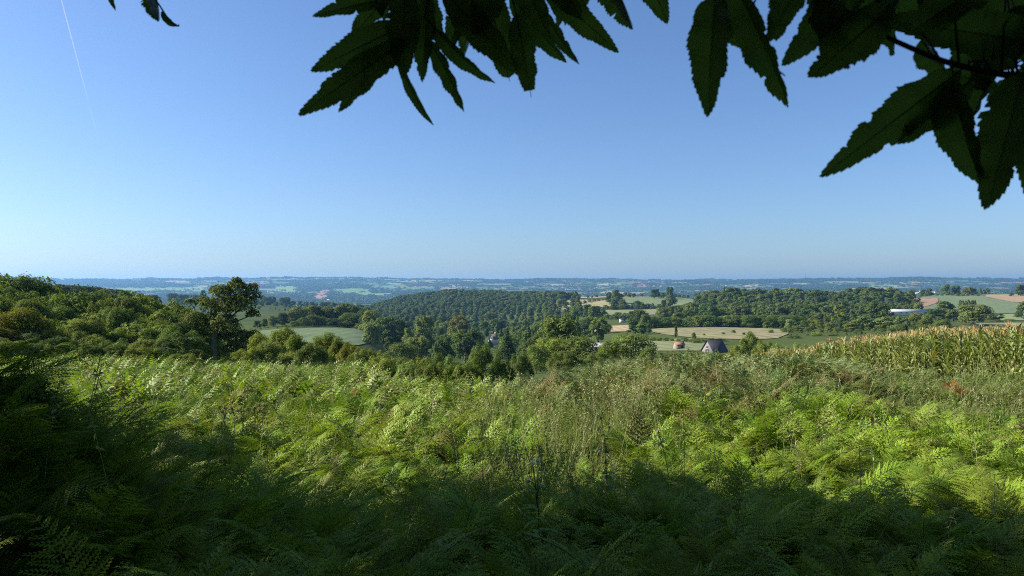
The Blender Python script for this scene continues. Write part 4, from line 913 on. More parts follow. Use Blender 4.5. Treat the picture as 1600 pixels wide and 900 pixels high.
# ================================================================== BRACKEN AND GRASS
FA = [fern_mesh(600 + k, 5 + k % 3, 0) for k in range(6)]; FA1 = [fern_mesh(620 + k, 5 + k % 3, 1) for k in range(5)]; FA2 = [fern_mesh(640 + k, 6, 2) for k in range(4)]
FB1 = [fern_mesh(660 + k, 5 + k % 3, 1, M_FERNB) for k in range(5)]; FB2 = [fern_mesh(680 + k, 6, 2, M_FERNB) for k in range(4)]
pts, rot, scl, idx = [], [], [], []
def grassy(px, d):
    """0 fern .. 1 grass"""
    c = math.exp(-((px - 880) / 210) ** 2) * smooth(4.5, 6.5, d) * (1 - smooth(15, 21, d))
    return float(c) * 1.1 + (float(fbm(px / 90, d / 2.0, 71)) - 0.5) * 0.9
NF = 4000
dlist = np.concatenate([np.sqrt(rng.uniform(4.6 ** 2, 46 ** 2, NF)), np.sqrt(rng.uniform(4.6 ** 2, 11 ** 2, 420))])
for d in dlist:
    px = u(-140, 1740)
    if rng.random() < grassy(px, d): continue
    x = at(px, d)
    if x > 18.2: continue
    old = smooth(12, 20, d) * smooth(700, 960, px) + (fbm(px / 130, d / 3, 73) - 0.5) * 0.7 > 0.42
    s = 0.62 + 0.55 * float(fbm(x / 2.6, d / 2.6, 75)) + rng.normal(0, 0.06)
    k = (6 + int(rng.integers(0, 5))) if d < 17 else (11 + int(rng.integers(0, 4)))
    if old: k = (15 + int(rng.integers(0, 5))) if d < 22 else (20 + int(rng.integers(0, 4)))
    elif d < 9: k = int(rng.integers(0, 6))
    s *= 0.72 + 0.28 * smooth(6, 15, d)
    s *= (1.0 if not old else 1.1) * (1 - 0.48 * smooth(1290, 1400, px) * smooth(13, 17, d))
    pts.append((x, d, gz(x, d) - 0.03)); rot.append((rng.normal(0, 0.09), rng.normal(0, 0.09), u(0, 6.28))); scl.append((s, s, s * u(0.85, 1.1))); idx.append(k)
scatter('bracken', pts, rot, scl, idx, FA + FA1 + FA2 + FB1 + FB2, 'waist-high green bracken covering the open field', 'bracken')
# grass and herbs
G = [grass_mesh(700 + k, 28, 0.75, 0.09, 0.006, 0.7, 1) for k in range(5)] + [grass_mesh(720 + k, 18, 0.8, 0.08, 0.005, 0.5, 6, [M_STRAW, M_STRAW]) for k in range(3)] + [weed_mesh(740 + k, 0.65, 56, 0.075) for k in range(4)]
pts, rot, scl, idx = [], [], [], []
for d in np.sqrt(rng.uniform(3.4 ** 2, 27 ** 2, 9000)):
    px = u(-60, 1660)
    if rng.random() > max(0.20, grassy(px, d) * 1.1): continue
    x = at(px, d); dry = (fbm(px / 70, d / 1.6, 81) + 0.30 * math.exp(-((px - 985) / 150) ** 2) * smooth(9, 12, d) - 0.04) > 0.92 or rng.random() < 0.02
    k = 5 + int(rng.integers(0, 3)) if dry else (8 + int(rng.integers(0, 4)) if rng.random() < 0.55 else int(rng.integers(0, 5)))
    s = u(0.75, 1.15) * (0.95 if d < 14 else 1.1); w = max(1.0, d / 11)
    pts.append((x, d, gz(x, d) - 0.02)); rot.append((rng.normal(0, 0.12), rng.normal(0, 0.12), u(0, 6.28))); scl.append((s * w, s * w, s)); idx.append(k)
scatter('grass', pts, rot, scl, idx, G, 'tall mixed grass and leafy weeds between the bracken', 'grass')

# single ferns close by: every frond a part
PROT = []
for k in range(6):
    fr = []
    for q, p in fern_fronds(800 + k, 5 + k % 2, 0):
        mb = MB(); mb.quads(q); mb.tube(p[::3], np.linspace(0.006, 0.0015, len(p[::3])), 3, cap=False); fr.append(mb.mesh('frond', M_FERN))
    PROT.append(fr)
def fern(x, y, s, label, group, k=None, rz=None, mat=None, tilt=0.1):
    e = empty('bracken_fern', (x, y, gz(x, y) - 0.02), 0, (s, s, s)); e.rotation_euler = (rng.normal(0, tilt), rng.normal(0, tilt), u(0, 6.28) if rz is None else rz)
    tag(e, label, 'fern', group)
    for me in PROT[int(rng.integers(0, 6)) if k is None else k]:
        if mat:
            me = me.copy(); me.materials[0] = mat
        link('frond', me, e)
    return e
cnt = 0
for gy in np.arange(1.25, 5.2, 0.37):
    for gx in np.arange(-0.86, 0.87, 0.37 / max(gy, 1.9)):
        x, y = gx * gy + rng.normal(0, 0.1), gy + rng.normal(0, 0.1); px = 800 + F * x / y
        if rng.random() < grassy(px, max(y, 4.9)) * 0.5 and y > 2.6: continue
        s = (u(0.52, 0.80) if y > 2 else u(0.45, 0.62)) * (0.85 if y > 3.6 and px > 560 else 1.0)
        where = 'on the dark left bank' if px < 330 else 'left of the thistle heads' if px < 800 else 'right of the thistle heads' if px < 1200 else 'towards the lower right corner'
        dep = 'close to the viewer' if y < 2.4 else 'at the edge of the shade' if y > 3.9 else 'in deep shade'
        fern(x, y, s, 'shaded green bracken fern %s, %s' % (dep, where), 'shaded bracken ferns %s %s' % (where, dep)); cnt += 1
print('ferns', cnt)
for x, y, s in ((-3.9, 4.6, 1.0), (-3.3, 4.5, 0.95), (-3.0, 4.2, 0.85), (-2.75, 4.6, 0.8), (-3.5, 5.2, 0.9), (-2.5, 4.3, 0.75), (-2.9, 5.0, 0.8), (-2.2, 4.5, 0.7), (-3.4, 4.0, 0.95), (-4.2, 5.4, 0.95), (-2.4, 5.1, 0.7), (-3.0, 3.8, 0.8), (-2.95, 4.05, 1.0), (-2.6, 3.9, 0.9), (-2.75, 4.3, 1.0), (-3.15, 4.25, 1.1), (-2.3, 3.9, 0.85), (-2.5, 3.6, 0.85), (-3.4, 4.35, 1.1), (-2.05, 4.1, 0.75)):
    fern(x, y, s * 0.88, 'dark fern arching on top of the left bank', 'ferns on top of the left bank')
for x, y, s in ((0.04, 4.15, 0.62), (0.32, 4.2, 0.6), (0.17, 3.9, 0.62), (0.2, 4.75, 0.6)):
    fern(x, y, s, 'shaded bracken fern round the foot of the downy thistle', 'ferns round the foot of the downy thistle')
for px, d, s in ((1478, 20.6, 0.36), (1488, 20.2, 0.36), (1500, 19.6, 0.30)):
    fern(at(px, d), d, s, 'rusty orange withered fern in front of the maize', 'rusty withered ferns by the maize', mat=M_DEADF).location.z += 0.42

# thistle gone to seed, tall dark thistle, dried flower heads
M_DOWN = foliage('thistle_down', (0.90, 0.84, 0.74), (0.85, 0.78, 0.68), transl=0.5, gloss=0.02)
M_GREENSTALK = plain('green_stalk', (0.10, 0.15, 0.05), (0.07, 0.11, 0.035), 20, 0.9)
M_STALK = plain('dry_stalk', (0.17, 0.15, 0.08), (0.10, 0.10, 0.05), 20, 0.9)
def ball(mb, c, r, n, g, sx=1.0):
    d = unit(g.normal(0, 1, (n, 3))); p = np.array(c) + d * r * g.uniform(0.5, 1.0, (n, 1)); a = unit(np.cross(d, g.normal(0, 1, (n, 3)))) * r * 0.22
    mb.quads(np.stack([p - a, p + d * r * 0.3 - a * 0.3, p + a, p - d * r * 0.35], 1))
def stalk_plant(name, label, cat, px, d, h, heads, headr, mat_head, seed, nleaf=14, leafl=0.12, group=None, mat_leaf=None):
    g = np.random.default_rng(seed); x = at(px, d); e = empty(name, (x, d, gz(x, d))); tag(e, label, cat, group)
    st = MB(); st.tube([(0, 0, -0.05), (0.01, 0, h * 0.5), (0.0, 0.02, h * 0.86)], [0.006, 0.004, 0.003], 5)
    lf = MB()
    tips = []
    for i in range(heads):
        b = np.array([0.0, 0.01, h * g.uniform(0.6, 0.85)]); a = g.uniform(0, 6.28); t = np.array([math.cos(a) * g.uniform(0.03, 0.12), math.sin(a) * g.uniform(0.03, 0.12), h * g.uniform(0.86, 1.0)])
        st.tube([b, (b + t) / 2 + [0, 0, 0.02], t], [0.004, 0.003, 0.003], 4); tips.append(t)
    for i in range(nleaf):
        z = h * g.uniform(0.1, 0.85); a = g.uniform(0, 6.28); L = leafl * g.uniform(0.6, 1.2); dv = np.array([math.cos(a), math.sin(a), 0.35]); sd = np.array([-math.sin(a), math.cos(a), 0])
        for j in range(4):
            t0, t1 = j / 4, (j + 1) / 4; w0, w1 = 0.16 * L * (1.2 - t0), 0.05 * L * (1 - t1)
            p0 = np.array([0, 0, z]) + dv * L * t0 - [0, 0, 0.5 * L * t0 ** 2]; p1 = np.array([0, 0, z]) + dv * L * t1 - [0, 0, 0.5 * L * t1 ** 2]
            lf.add([p0 - sd * w0, p0 + sd * w0, p1 + sd * w1, p1 - sd * w1], [(0, 1, 2, 3)])
    st.obj('stem', M_STALK if mat_leaf else M_GREENSTALK, e); lf.obj('leaves', mat_leaf or M_FERN, e)
    for t in tips:
        mb = MB(); ball(mb, t, headr, 90, g); mb.obj('seed_head', mat_head, e)
stalk_plant('thistle', 'thistle gone to seed with three white downy heads in the shade', 'thistle', 840, 4.4, 0.9, 4, 0.017, M_DOWN, 5, 22, 0.16)
stalk_plant('thistle', 'tall dark leafy thistle standing in the sunlit grass', 'thistle', 946, 7.2, 1.15, 4, 0.012, M_GREENSTALK, 6, 40, 0.17)
for k, (px, d) in enumerate(((352, 11.0), (366, 11.2), (380, 11.1), (398, 11.4), (410, 11.2), (1178, 12.5))):
    stalk_plant('dried_flower', 'dried flower stalk with pale seed heads among the left ferns' if px < 600 else 'dried flower stalk with pale heads in the fern field centre right', 'dried flower', px, d, 1.0, 7, 0.03, M_STRAW, 30 + k, 12, 0.14, 'dried flower stalks' if px < 600 else None, M_STRAW)
# ================================================================== CHESTNUT OVERHEAD
m, nt, out = new_mat('chestnut_leaf')
uv = nt.nodes.new('ShaderNodeAttribute'); uv.attribute_name = 'leafuv'
sep = nt.nodes.new('ShaderNodeSeparateXYZ'); nt.links.new(uv.outputs['Vector'], sep.inputs[0])
ab = nd(nt, 'ShaderNodeMath', operation='ABSOLUTE'); nt.links.new(sep.outputs['Y'], ab.inputs[0])
mulv = nd(nt, 'ShaderNodeMath', operation='MULTIPLY_ADD'); nt.links.new(ab.outputs[0], mulv.inputs[0]); mulv.inputs[1].default_value = -0.55; nt.links.new(sep.outputs['X'], mulv.inputs[2])
sc = nd(nt, 'ShaderNodeMath', operation='MULTIPLY'); nt.links.new(mulv.outputs[0], sc.inputs[0]); sc.inputs[1].default_value = 16.0
fr = nd(nt, 'ShaderNodeMath', operation='FRACT'); nt.links.new(sc.outputs[0], fr.inputs[0])
ve = ramp(nt, fr.outputs[0], [(0.0, (1, 1, 1)), (0.10, (0, 0, 0)), (0.9, (0, 0, 0)), (1.0, (1, 1, 1))])
mr_ = ramp(nt, ab.outputs[0], [(0.0, (1, 1, 1)), (0.035, (0, 0, 0))])
mxv = nd(nt, 'ShaderNodeMath', operation='MAXIMUM'); nt.links.new(ve.outputs[0], mxv.inputs[0]); nt.links.new(mr_.outputs[0], mxv.inputs[1])
pos = nt.nodes.new('ShaderNodeNewGeometry').outputs['Position']
nn = nd(nt, 'ShaderNodeTexNoise', i_Scale=25.0, i_Detail=3.0); nt.links.new(pos, nn.inputs['Vector'])
cc = ramp(nt, nn.outputs['Fac'], [(0.35, (0.085, 0.135, 0.035)), (0.68, (0.13, 0.185, 0.045))]).outputs[0]
cc = mixc(nt, mxv.outputs[0], cc, (0.21, 0.24, 0.10))
leaf_shader(nt, out, cc, 0.45, 0.10, 0.42, (1.0, 1.15, 0.45))
M_CHEST = m
def leaf_mesh(seed, L, Wd, fold=0.25, curl=0.3, twist=0.0, bite=0.0, wav=0.05):
    """serrated leaf along +x, width along y, face +z; half-folded on the midrib; bite cuts the tip off"""
    g = np.random.default_rng(seed); n = 68; mb = MB(); t = np.linspace(0, 1, n + 1)
    prof = np.sin(math.pi * np.clip(t, 0, 1) ** 0.85) ** 0.72 * (1 - 0.25 * t) + 0.0
    prof = np.clip(prof * 1.06, 0.012, None); prof[-1] = 0.004; prof[0] = 0.02
    nt_ = 24; saw = (t * nt_) % 1.0
    rows = []
    uvs = []
    for s in (-1, 1):
        edge = prof * (1 + 0.12 * (saw - 0.55) * (t > 0.05)) * (1 + 0.06 * np.sin(t * 21 + g.uniform(0, 6)) + 0.05 * g.normal(0, 1, n + 1) * (g.random(n + 1) < 0.15))
        for _ in range(g.integers(0, 3)):            # eaten notches
            c0 = g.uniform(0.15, 0.85); edge = edge * (1 - g.uniform(0.12, 0.4) * np.exp(-((t - c0) / g.uniform(0.008, 0.02)) ** 2))
        sh = 0.028 * saw
        if bite: edge = edge * np.where(t > 1 - bite, 0.0, 1.0)
        for c in (0.0, 0.5, 1.0):
            y = s * Wd / 2 * edge * c
            x = (t + sh * c) * L
            z = fold * np.abs(y) + wav * Wd * np.sin(t * 26 + s) * c ** 2
            rows.append(np.c_[x, y * math.cos(fold * 0.6), z]); uvs.append(np.c_[t, np.full(n + 1, s * c) * edge, 0 * t])
    V = np.array(rows)
    kk = curl / L
    x, y, z = V[..., 0].copy(), V[..., 1].copy(), V[..., 2].copy()
    ang = x * kk; V[..., 0] = np.where(abs(kk) > 1e-6, np.sin(ang) / kk, x) + z * 0; V[..., 2] = z - (1 - np.cos(ang)) / (kk if abs(kk) > 1e-6 else 1)
    tw = twist * x / L; yy, zz = V[..., 1].copy(), V[..., 2].copy(); V[..., 1] = yy * np.cos(tw) - z * np.sin(tw) * 0; V[..., 2] = zz + yy * np.sin(tw)
    m = n + 1; fs = []
    for b in (0, 3):
        for k in range(2):
            for i in range(n):
                if bite and t[i] >= 1 - bite: continue
                q = ((b + k) * m + i, (b + k) * m + i + 1, (b + k + 1) * m + i + 1, (b + k + 1) * m + i)
                fs.append(q if b else q[::-1])
    mb.add(V.reshape(-1, 3), fs)
    U = np.array(uvs).reshape(-1, 3)
    # midrib, a fine raised vein from the petiole to the tip
    mid = V[0][:: 6] - [0, 0, 0.0008]; k0 = mb.n
    mb.tube(mid, np.linspace(0.0013, 0.0004, len(mid)), 4, 0, False)
    mb.tube(np.array([[-0.018, 0, 0.004], [-0.008, 0, 0.001], [0, 0, -0.0006]]), 0.0013, 4, 0, False)
    me = mb.mesh('leaf', M_CHEST, True)
    a = me.attributes.new('leafuv', 'FLOAT_VECTOR', 'POINT'); full = np.zeros((len(me.vertices), 3)); full[:len(U)] = U; full[len(U):, 1] = 0.0
    a.data.foreach_set('vector', full.astype(np.float32).ravel())
    return me
ct = empty('chestnut_tree', (2.3, -2.2, gz(2.3, -2.2))); tag(ct, 'sweet chestnut overhead, toothed leaves hanging into the top of the view', 'tree')
CT = np.array(ct.location)
def relv(p): return np.array(p) - CT
tk = MB(); tk.tube([(0, 0, -0.3), (0, 0, 0.25), (0.05, 0.05, 1.6), (-0.05, 0.12, 3.4), (0.1, 0.1, 5.5), (0.0, 0.2, 8.5)], [0.42, 0.30, 0.25, 0.21, 0.14, 0.04], 12)
tk.obj('trunk', M_BARK, ct, True)
br = []
for nm, start, way in (('branch', (2.25, -2.1, 3.9), [(1.2, -0.6, 3.3)] + [tuple(P(*q)) for q in ((1120, -170, 1.25), (980, -110, 1.18), (880, -60, 1.14), (780, -38, 1.11), (690, -28, 1.10), (610, -22, 1.10), (572, -30, 1.12))]),
                       ('branch', (2.25, -2.1, 3.2), [(2.1, -0.6, 2.7)] + [tuple(P(*q)) for q in ((1790, 150, 1.0), (1600, 121, 0.93), (1540, 112, 0.91), (1470, 95, 0.90), (1380, 56, 0.90), (1330, 22, 0.91), (1260, -18, 0.93), (1170, -40, 0.95), (1110, -36, 0.95))]),
                       ('branch', (2.25, -2.1, 4.4), [(0.3, -0.8, 3.6)] + [tuple(P(*q)) for q in ((600, -190, 1.4), (420, -110, 1.3), (300, -60, 1.25), (236, -22, 1.22), (165, -30, 1.22))])):
    pp = np.array([relv(start)] + [relv(w) for w in way]); k = len(pp)
    # smooth curve through the points
    tt = np.linspace(0, k - 1, (k - 1) * 5 + 1); cv = np.stack([np.interp(tt, range(k), pp[:, i]) for i in range(3)], 1)
    cv[1:-1] = (cv[:-2] + 2 * cv[1:-1] + cv[2:]) / 4; cv[1:-1] = (cv[:-2] + 2 * cv[1:-1] + cv[2:]) / 4
    b = MB(); b.tube(cv, np.interp(tt / (k - 1), [0, 0.2, 0.35, 0.6, 1], [0.04, 0.014, 0.0042, 0.0030, 0.0014]), 7)
    br.append((b, cv))
LEAVES = [
 (0, 610, -10, 545, 55, 1.13, 1.12, 38, 0.5, 0.3, 0.5, 0), (0, 655, -15, 612, 92, 1.14, 1.13, 34, 0.6, 0.3, 0.9, 0), (0, 745, 5, 735, 96, 1.14, 1.15, 30, 0.6, 0.4, 0.8, 0), (0, 830, -30, 812, 70, 1.13, 1.12, 40, 0.4, 0.4, 0.7, 0), (0, 905, -60, 868, 40, 1.15, 1.14, 42, 0.5, 0.3, 0.4, 0),
 (1, 1125, -30, 1150, 95, 0.99, 1.0, 46, 0.6, 0.4, 0.8, 0), (1, 1235, -45, 1225, 70, 0.97, 0.98, 50, 0.4, 0.4, 0.6, 0), (1, 1420, -30, 1445, 60, 0.97, 0.98, 60, 0.4, 0.4, 0.7, 0), (1, 1550, 118, 1500, 205, 0.96, 0.97, 50, 0.5, 0.5, 0.6, 0), (1, 1575, 120, 1560, 215, 0.97, 0.98, 56, 0.5, 0.4, 0.5, 0), (1, 1395, -10, 1405, 85, 0.95, 0.96, 54, 0.5, 0.3, 2.4, 0),  # branch, base px py, tip px py, depth base, depth tip, width px, fold, curl, roll, bite
 (0, 632, -8, 486, 17, 1.10, 1.06, 40, 0.35, 0.15, 0.3, 0), (0, 634, 38, 487, 109, 1.09, 1.05, 62, 0.2, 0.25, 0.1, 0), (0, 640, 62, 458, 178, 1.07, 1.04, 60, 0.25, -0.2, -0.15, 0), (0, 618, 60, 531, 181, 1.11, 1.09, 52, 0.2, 0.2, 0.3, 0),
 (0, 624, 92, 661, 211, 1.08, 1.10, 18, 0.9, 0.3, 0.5, 0), (0, 632, -20, 628, 118, 1.06, 1.05, 66, 0.3, 0.3, 0.2, 0), (0, 672, -5, 652, 122, 1.09, 1.08, 46, 0.3, 0.2, 0.4, 0), (0, 668, 60, 739, 175, 1.10, 1.08, 34, 0.5, 0.3, 0.6, 0),
 (0, 676, 40, 764, 148, 1.08, 1.10, 36, 0.6, 0.25, 0.5, 0), (0, 692, -18, 806, 112, 1.07, 1.05, 62, 0.25, 0.2, 0.2, 0.04), (0, 762, -20, 786, 112, 1.10, 1.09, 66, 0.25, 0.2, 0.3, 0.1), (0, 806, 20, 832, 146, 1.06, 1.05, 50, 0.2, 0.35, 0.15, 0.13),
 (0, 800, -18, 871, 114, 1.11, 1.12, 48, 0.4, 0.3, 0.4, 0), (0, 846, 15, 901, 105, 1.09, 1.11, 30, 0.5, 0.3, 0.5, 0), (0, 842, -35, 961, 85, 1.10, 1.09, 52, 0.3, 0.2, 0.2, 0), (0, 940, -60, 1001, 40, 1.14, 1.15, 30, 0.9, 0.3, 0.9, 0), (0, 1000, -75, 1036, 34, 1.17, 1.16, 56, 0.3, 0.2, 0.2, 0),
 (0, 700, -45, 590, -2, 1.05, 1.03, 52, 0.3, 0.2, 0.5, 0), (0, 735, -40, 700, 78, 1.12, 1.11, 58, 0.3, 0.2, 0.1, 0), (0, 780, -35, 742, 60, 1.06, 1.05, 60, 0.2, 0.2, 0.3, 0), (0, 812, -45, 850, 52, 1.05, 1.04, 58, 0.3, 0.2, 0.2, 0), (0, 860, -60, 905, 30, 1.08, 1.07, 56, 0.3, 0.2, 0.5, 0),
 (0, 650, -30, 690, 72, 1.13, 1.12, 54, 0.3, 0.1, 0.2, 0), (0, 715, -50, 762, 88, 1.13, 1.14, 56, 0.4, 0.2, 0.2, 0), (0, 950, -95, 900, 12, 1.12, 1.1, 56, 0.4, 0.2, 0.2, 0), (0, 590, -40, 600, 30, 1.12, 1.12, 40, 0.4, 0.2, 0.2, 0),
 (1, 1118, -8, 1098, 168, 0.94, 0.91, 84, 0.45, 0.3, 0.2, 0), (1, 1140, -40, 1246, 164, 0.95, 0.95, 72, 0.5, 0.3, 0.4, 0), (1, 1175, 40, 1201, 140, 0.97, 0.99, 24, 0.9, 0.3, 0.9, 0), (1, 1255, -40, 1200, 62, 0.93, 0.92, 62, 0.4, 0.2, 0.2, 0), (1, 1350, -50, 1236, 92, 0.92, 0.90, 88, 0.3, 0.2, -0.1, 0),
 (1, 1392, 10, 1256, 132, 0.90, 0.87, 92, 0.3, 0.2, 0.1, 0), (1, 1300, -60, 1288, 82, 0.90, 0.89, 80, 0.4, 0.2, 0.4, 0), (1, 1380, -40, 1350, 92, 0.93, 0.92, 86, 0.3, 0.2, 0.2, 0), (1, 1500, 110, 1297, 260, 0.91, 0.88, 82, 0.25, 0.2, 0.1, 0), (1, 1520, 120, 1398, 236, 0.93, 0.91, 66, 0.3, 0.2, 0.2, 0),
 (1, 1490, 122, 1507, 302, 0.89, 0.88, 80, 0.5, 0.3, 0.4, 0), (1, 1600, 110, 1541, 318, 0.90, 0.87, 104, 0.2, 0.25, 0.1, 0), (1, 1640, 70, 1388, 28, 0.93, 0.91, 96, 0.3, 0.2, 0.1, 0), (1, 1560, -50, 1415, 62, 0.92, 0.90, 90, 0.25, 0.2, 0.3, 0), (1, 1620, 10, 1520, 118, 0.94, 0.93, 88, 0.3, 0.2, 0.4, 0),
 (1, 1500, 60, 1545, 148, 0.96, 0.97, 70, 0.2, 0.4, 2.6, 0), (1, 1440, 62, 1476, 122, 0.95, 0.96, 40, 0.4, 0.2, 2.4, 0), (1, 1480, -60, 1470, 60, 0.96, 0.95, 96, 0.2, 0.2, 0.1, 0), (1, 1570, -40, 1600, 88, 0.95, 0.94, 92, 0.2, 0.2, 0.2, 0), (1, 1660, 140, 1602, 300, 0.92, 0.9, 90, 0.2, 0.2, 0.3, 0), (1, 1700, 60, 1575, 155, 0.95, 0.92, 90, 0.3, 0.3, 0.3, 0),
 (2, 234, -22, 266, 36, 1.22, 1.22, 22, 1.2, 0.6, 0.9, 0), (2, 254, 16, 283, 66, 1.21, 1.22, 22, 0.9, 0.9, 0.3, 0), (2, 168, -30, 176, 15, 1.22, 1.22, 12, 1.0, 0.4, 0.6, 0)]
leaf_objs = []
for i, (bi, bx, by, tx, ty, d0, d1, wpx, fold, curl, roll, bite) in enumerate(LEAVES):
    B = np.array(P(bx, by, d0)); T = np.array(P(tx, ty, d1)); ax = T - B; L = float(np.linalg.norm(ax)); ax /= L
    Wd = 0.86 * wpx / F * (d0 + d1) / 2 / max(0.35, abs(math.cos(roll)))
    view = unit((B + T) / 2 - np.array([0, 0, CAMZ])); nz = -view - ax * np.dot(-view, ax); nz /= np.linalg.norm(nz)
    yv = np.cross(nz, ax); c, s = math.cos(roll), math.sin(roll); yv, nz = yv * c + nz * s, nz * c - yv * s
    if bite: L = L / (1 - bite)
    me = leaf_mesh(40 + i, L, Wd, fold * (0.7, 1.2, 1.7)[i % 3], curl * (0.8, 1.8, -0.9, 2.6)[i % 4], 0.22 * ((i % 5) - 2), bite)
    v = np.zeros(len(me.vertices) * 3, np.float32); me.vertices.foreach_get('co', v); v = v.reshape(-1, 3)
    v = relv(B) + v[:, :1] * ax + v[:, 1:2] * yv + v[:, 2:] * nz
    me.vertices.foreach_set('co', v.astype(np.float32).ravel()); me.update()
    b, cv = br[bi]; q = cv[12:]; near = q[np.argmin(np.linalg.norm(q - relv(B), axis=1))]; dv = relv(B) - near - ax * 0.0
    if np.linalg.norm(dv) > 0.004:
        st = relv(B) - ax * 0.017
        b.tube([near, (near + st) / 2 + np.array([0, 0, 0.006]), st], [0.0017, 0.0014, 0.0012], 5)
    leaf_objs.append((bi, me))
bo = [b.obj('branch', M_TWIG, ct, True) for b, _ in br]
for bi, me in leaf_objs: link('leaf', me, bo[bi])
# the crown above, its limbs, all outside the frame; it shades the foreground
g = np.random.default_rng(55)
lob = [(0.3, 0.6, 5.6, 2.6, 2.4, 1.7), (-2.4, 0.4, 5.0, 2.2, 2.2, 1.5), (2.6, 1.0, 4.9, 2.3, 2.2, 1.5), (-0.8, 2.4, 5.6, 2.2, 1.7, 1.2), (2.4, 3.0, 5.6, 2.2, 1.6, 1.2), (-3.8, 2.0, 5.7, 2.2, 1.9, 1.3), (0, -1.8, 5.0, 2.5, 2.2, 1.7), (0, 0, 7.6, 2.6, 2.4, 1.8), (-4.9, -0.6, 4.4, 2.0, 2.0, 1.5), (-2.8, -2.4, 4.6, 2.2, 2.0, 1.6), (3.0, -2.0, 4.6, 2.2, 2.0, 1.6)]
mb = MB(); mb.quads(leaves_on(g, lob, 26000, 0.16, 0.45, 0.3, 0.42)); mb.obj('crown', M_CHEST, ct)
for lb in lob[:9]:
    k = MB(); s = np.array([0, 0.12, 3.0 + g.uniform(0, 1.5)]); e = np.array(lb[:3]); k.tube([s, (s + e) / 2 + [0, 0, 0.3], e], [0.09, 0.06, 0.02], 6); k.obj('limb', M_BARK, ct, True)
# neighbours outside the left border that throw the long shade over the ferns
for k, (x, y, h, w, lb) in enumerate(((-13.2, 10.0, 6.4, 1.0, 'broad oak outside the left border, farthest along the hedge bank'), (-13.4, 7.0, 9.6, 0.95, 'tall oak outside the left border, second along the hedge bank'), (-12.4, 3.1, 12.8, 0.9, 'tall oak beside the viewer on the hedge bank'), (-10.2, -2.0, 12.5, 0.95, 'oak behind the viewer on the left hedge bank'))):
    tm, cm = TREES['round0'][(0, 3)[k % 2]]; r = empty('shade_oak', (x, y, gz(x, y) - 0.1), k * 1.3, (h * w, h * w, h)); tag(r, lb, 'tree', 'oaks along the hedge bank outside the left border')
    link('trunk', tm, r); link('crown', cm, r)
for k, (x, y, h, w) in enumerate(((-11.5, 8.2, 4.2, 1.0), (-10.0, 4.6, 4.6, 1.0), (-8.6, 2.2, 4.2, 1.0), (-7.4, 0.2, 4.2, 1.0), (-5.0, 2.3, 3.6, 0.8), (-4.3, 0.5, 3.8, 0.8), (-3.6, -1.4, 4.0, 0.9))):  # out of view; the nearest are added to block sky light from the left
    tm, cm = TREES['bush0'][k % 5]; r = empty('shade_bush', (x, y, gz(x, y) - 0.1), k * 1.9, (h * w, h * w, h)); tag(r, 'unseen hazel bush on the hedge bank outside the left border, blocking light from the left', 'bush', 'unseen hazel bushes on the hedge bank outside the left border, blocking light')
    link('trunk', tm, r); link('crown', cm, r)

for k, (x, y, h, w, lb) in enumerate(((5.6, -0.6, 8.5, 0.8, 'unseen oak added just right of the viewer to block sky light'), (6.2, -5.0, 10, 0.8, 'unseen oak added behind the viewer to the right to block sky light'), (1.5, -6.5, 11, 0.9, 'broad unseen oak added straight behind the viewer to block sky light'), (-3.8, -6.8, 10, 0.9, 'unseen oak added behind the viewer to the left to block sky light'))):  # unseen oaks added at right and behind, darkening the foreground by blocking sky
    tm, cm = TREES['round0'][(0, 3)[k % 2]]; r = empty('shade_oak', (x, y, gz(x, y) - 0.1), k * 2.1, (h * w, h * w, h)); tag(r, lb, 'tree', 'unseen oaks added to block sky light')
    link('trunk', tm, r); link('crown', cm, r)
tm, cm = TREES['bush0'][1]
r = empty('bramble_bush', (-3.3, 4.55, gz(-3.3, 4.55) - 0.3), 0.5, (0.9, 0.9, 1.0)); tag(r, 'dark bramble bush on the shaded bank at the left border', 'bush')
link('trunk', tm, r); link('crown', cm, r).color = (0.5, 0.62, 0.55, 1)

# ================================================================== AIR, LIGHT, CAMERA
m, nt, out = new_mat('haze_air')
pv = nd(nt, 'ShaderNodeVolumePrincipled'); pv.inputs['Color'].default_value = (0.26, 0.56, 1.0, 1); pv.inputs['Density'].default_value = 6.5e-5; pv.inputs['Anisotropy'].default_value = 0.35
nt.links.new(pv.outputs[0], out.inputs['Volume'])
zt = 205.0
hb = MB(); hb.box((0, 5000, (zt - 125) / 2), (27000, 18600, zt + 125)); ho = hb.obj('haze', m); tag(ho, 'pale blue haze of the air over the valley', 'haze', kind='stuff')

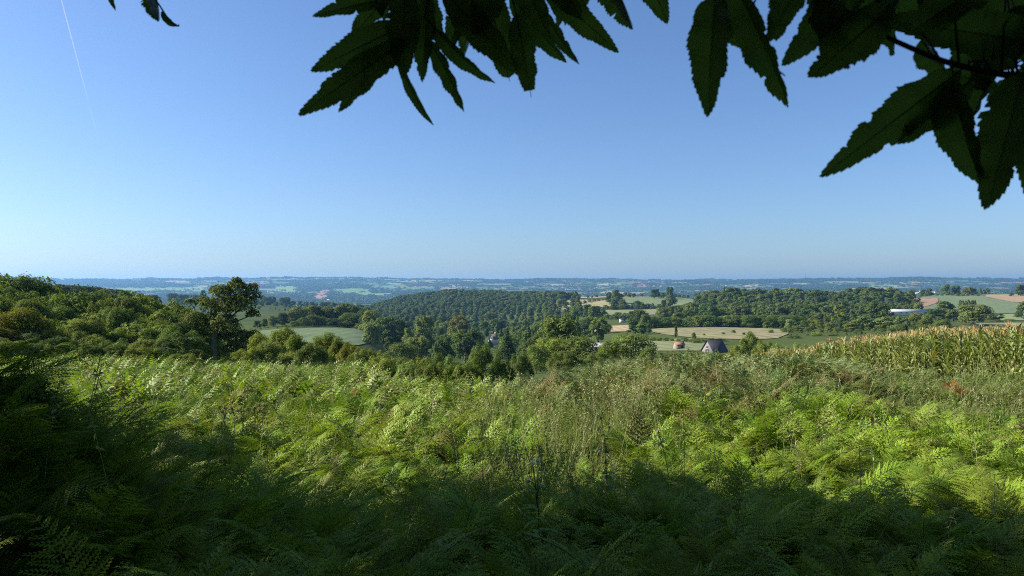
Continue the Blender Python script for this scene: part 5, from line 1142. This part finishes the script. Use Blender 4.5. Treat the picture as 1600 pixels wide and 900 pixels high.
w = bpy.data.worlds.new('World'); S.world = w; w.use_nodes = True
nt = w.node_tree; nt.nodes.clear()
sk = nd(nt, 'ShaderNodeTexSky', sky_type='NISHITA'); sk.sun_disc = False; sk.sun_elevation = R(SUN_EL); sk.sun_rotation = R(SUN_AZ)
sk.altitude = 100; sk.air_density = 1.0; sk.dust_density = 0.85; sk.ozone_density = 4.0
bg = nd(nt, 'ShaderNodeBackground', i_Strength=0.068); ow = nt.nodes.new('ShaderNodeOutputWorld')
nt.links.new(mixc(nt, 1.0, sk.outputs[0], (0.88, 0.99, 1.17), 'MULTIPLY'), bg.inputs[0]); nt.links.new(bg.outputs[0], ow.inputs[0])
sl = bpy.data.lights.new('sun', 'SUN'); sl.energy = 5.0; sl.angle = R(0.53); sl.color = (1.0, 0.93, 0.83)
so = bpy.data.objects.new('sun', sl); COL.objects.link(so)
sd = Vector((math.sin(R(SUN_AZ)) * math.cos(R(SUN_EL)), math.cos(R(SUN_AZ)) * math.cos(R(SUN_EL)), math.sin(R(SUN_EL))))
so.rotation_euler = sd.to_track_quat('Z', 'Y').to_euler()
cam = bpy.data.cameras.new('camera'); co = bpy.data.objects.new('camera', cam); COL.objects.link(co)
co.location = (0, 0, CAMZ); co.rotation_euler = (R(90), 0, 0)
cam.sensor_width = 36; cam.lens = 36 * F / 1600; cam.clip_start = 0.05; cam.clip_end = 120000
cam.dof.use_dof = True; cam.dof.focus_distance = 60; cam.dof.aperture_fstop = 9.5
S.camera = co
S.render.engine = 'CYCLES'
cy = S.cycles
cy.use_denoising = False; cy.use_adaptive_sampling = False
cy.max_bounces = 6; cy.diffuse_bounces = 3; cy.glossy_bounces = 2; cy.transmission_bounces = 4; cy.volume_bounces = 1; cy.transparent_max_bounces = 8
cy.pixel_filter_type = 'BLACKMAN_HARRIS'; cy.filter_width = 1.05
cy.caustics_reflective = False; cy.caustics_refractive = False
S.view_settings.view_transform = 'Standard'; S.view_settings.look = 'None'; S.view_settings.gamma = 1; S.view_settings.use_curve_mapping = False
S.view_settings.exposure = 1.02
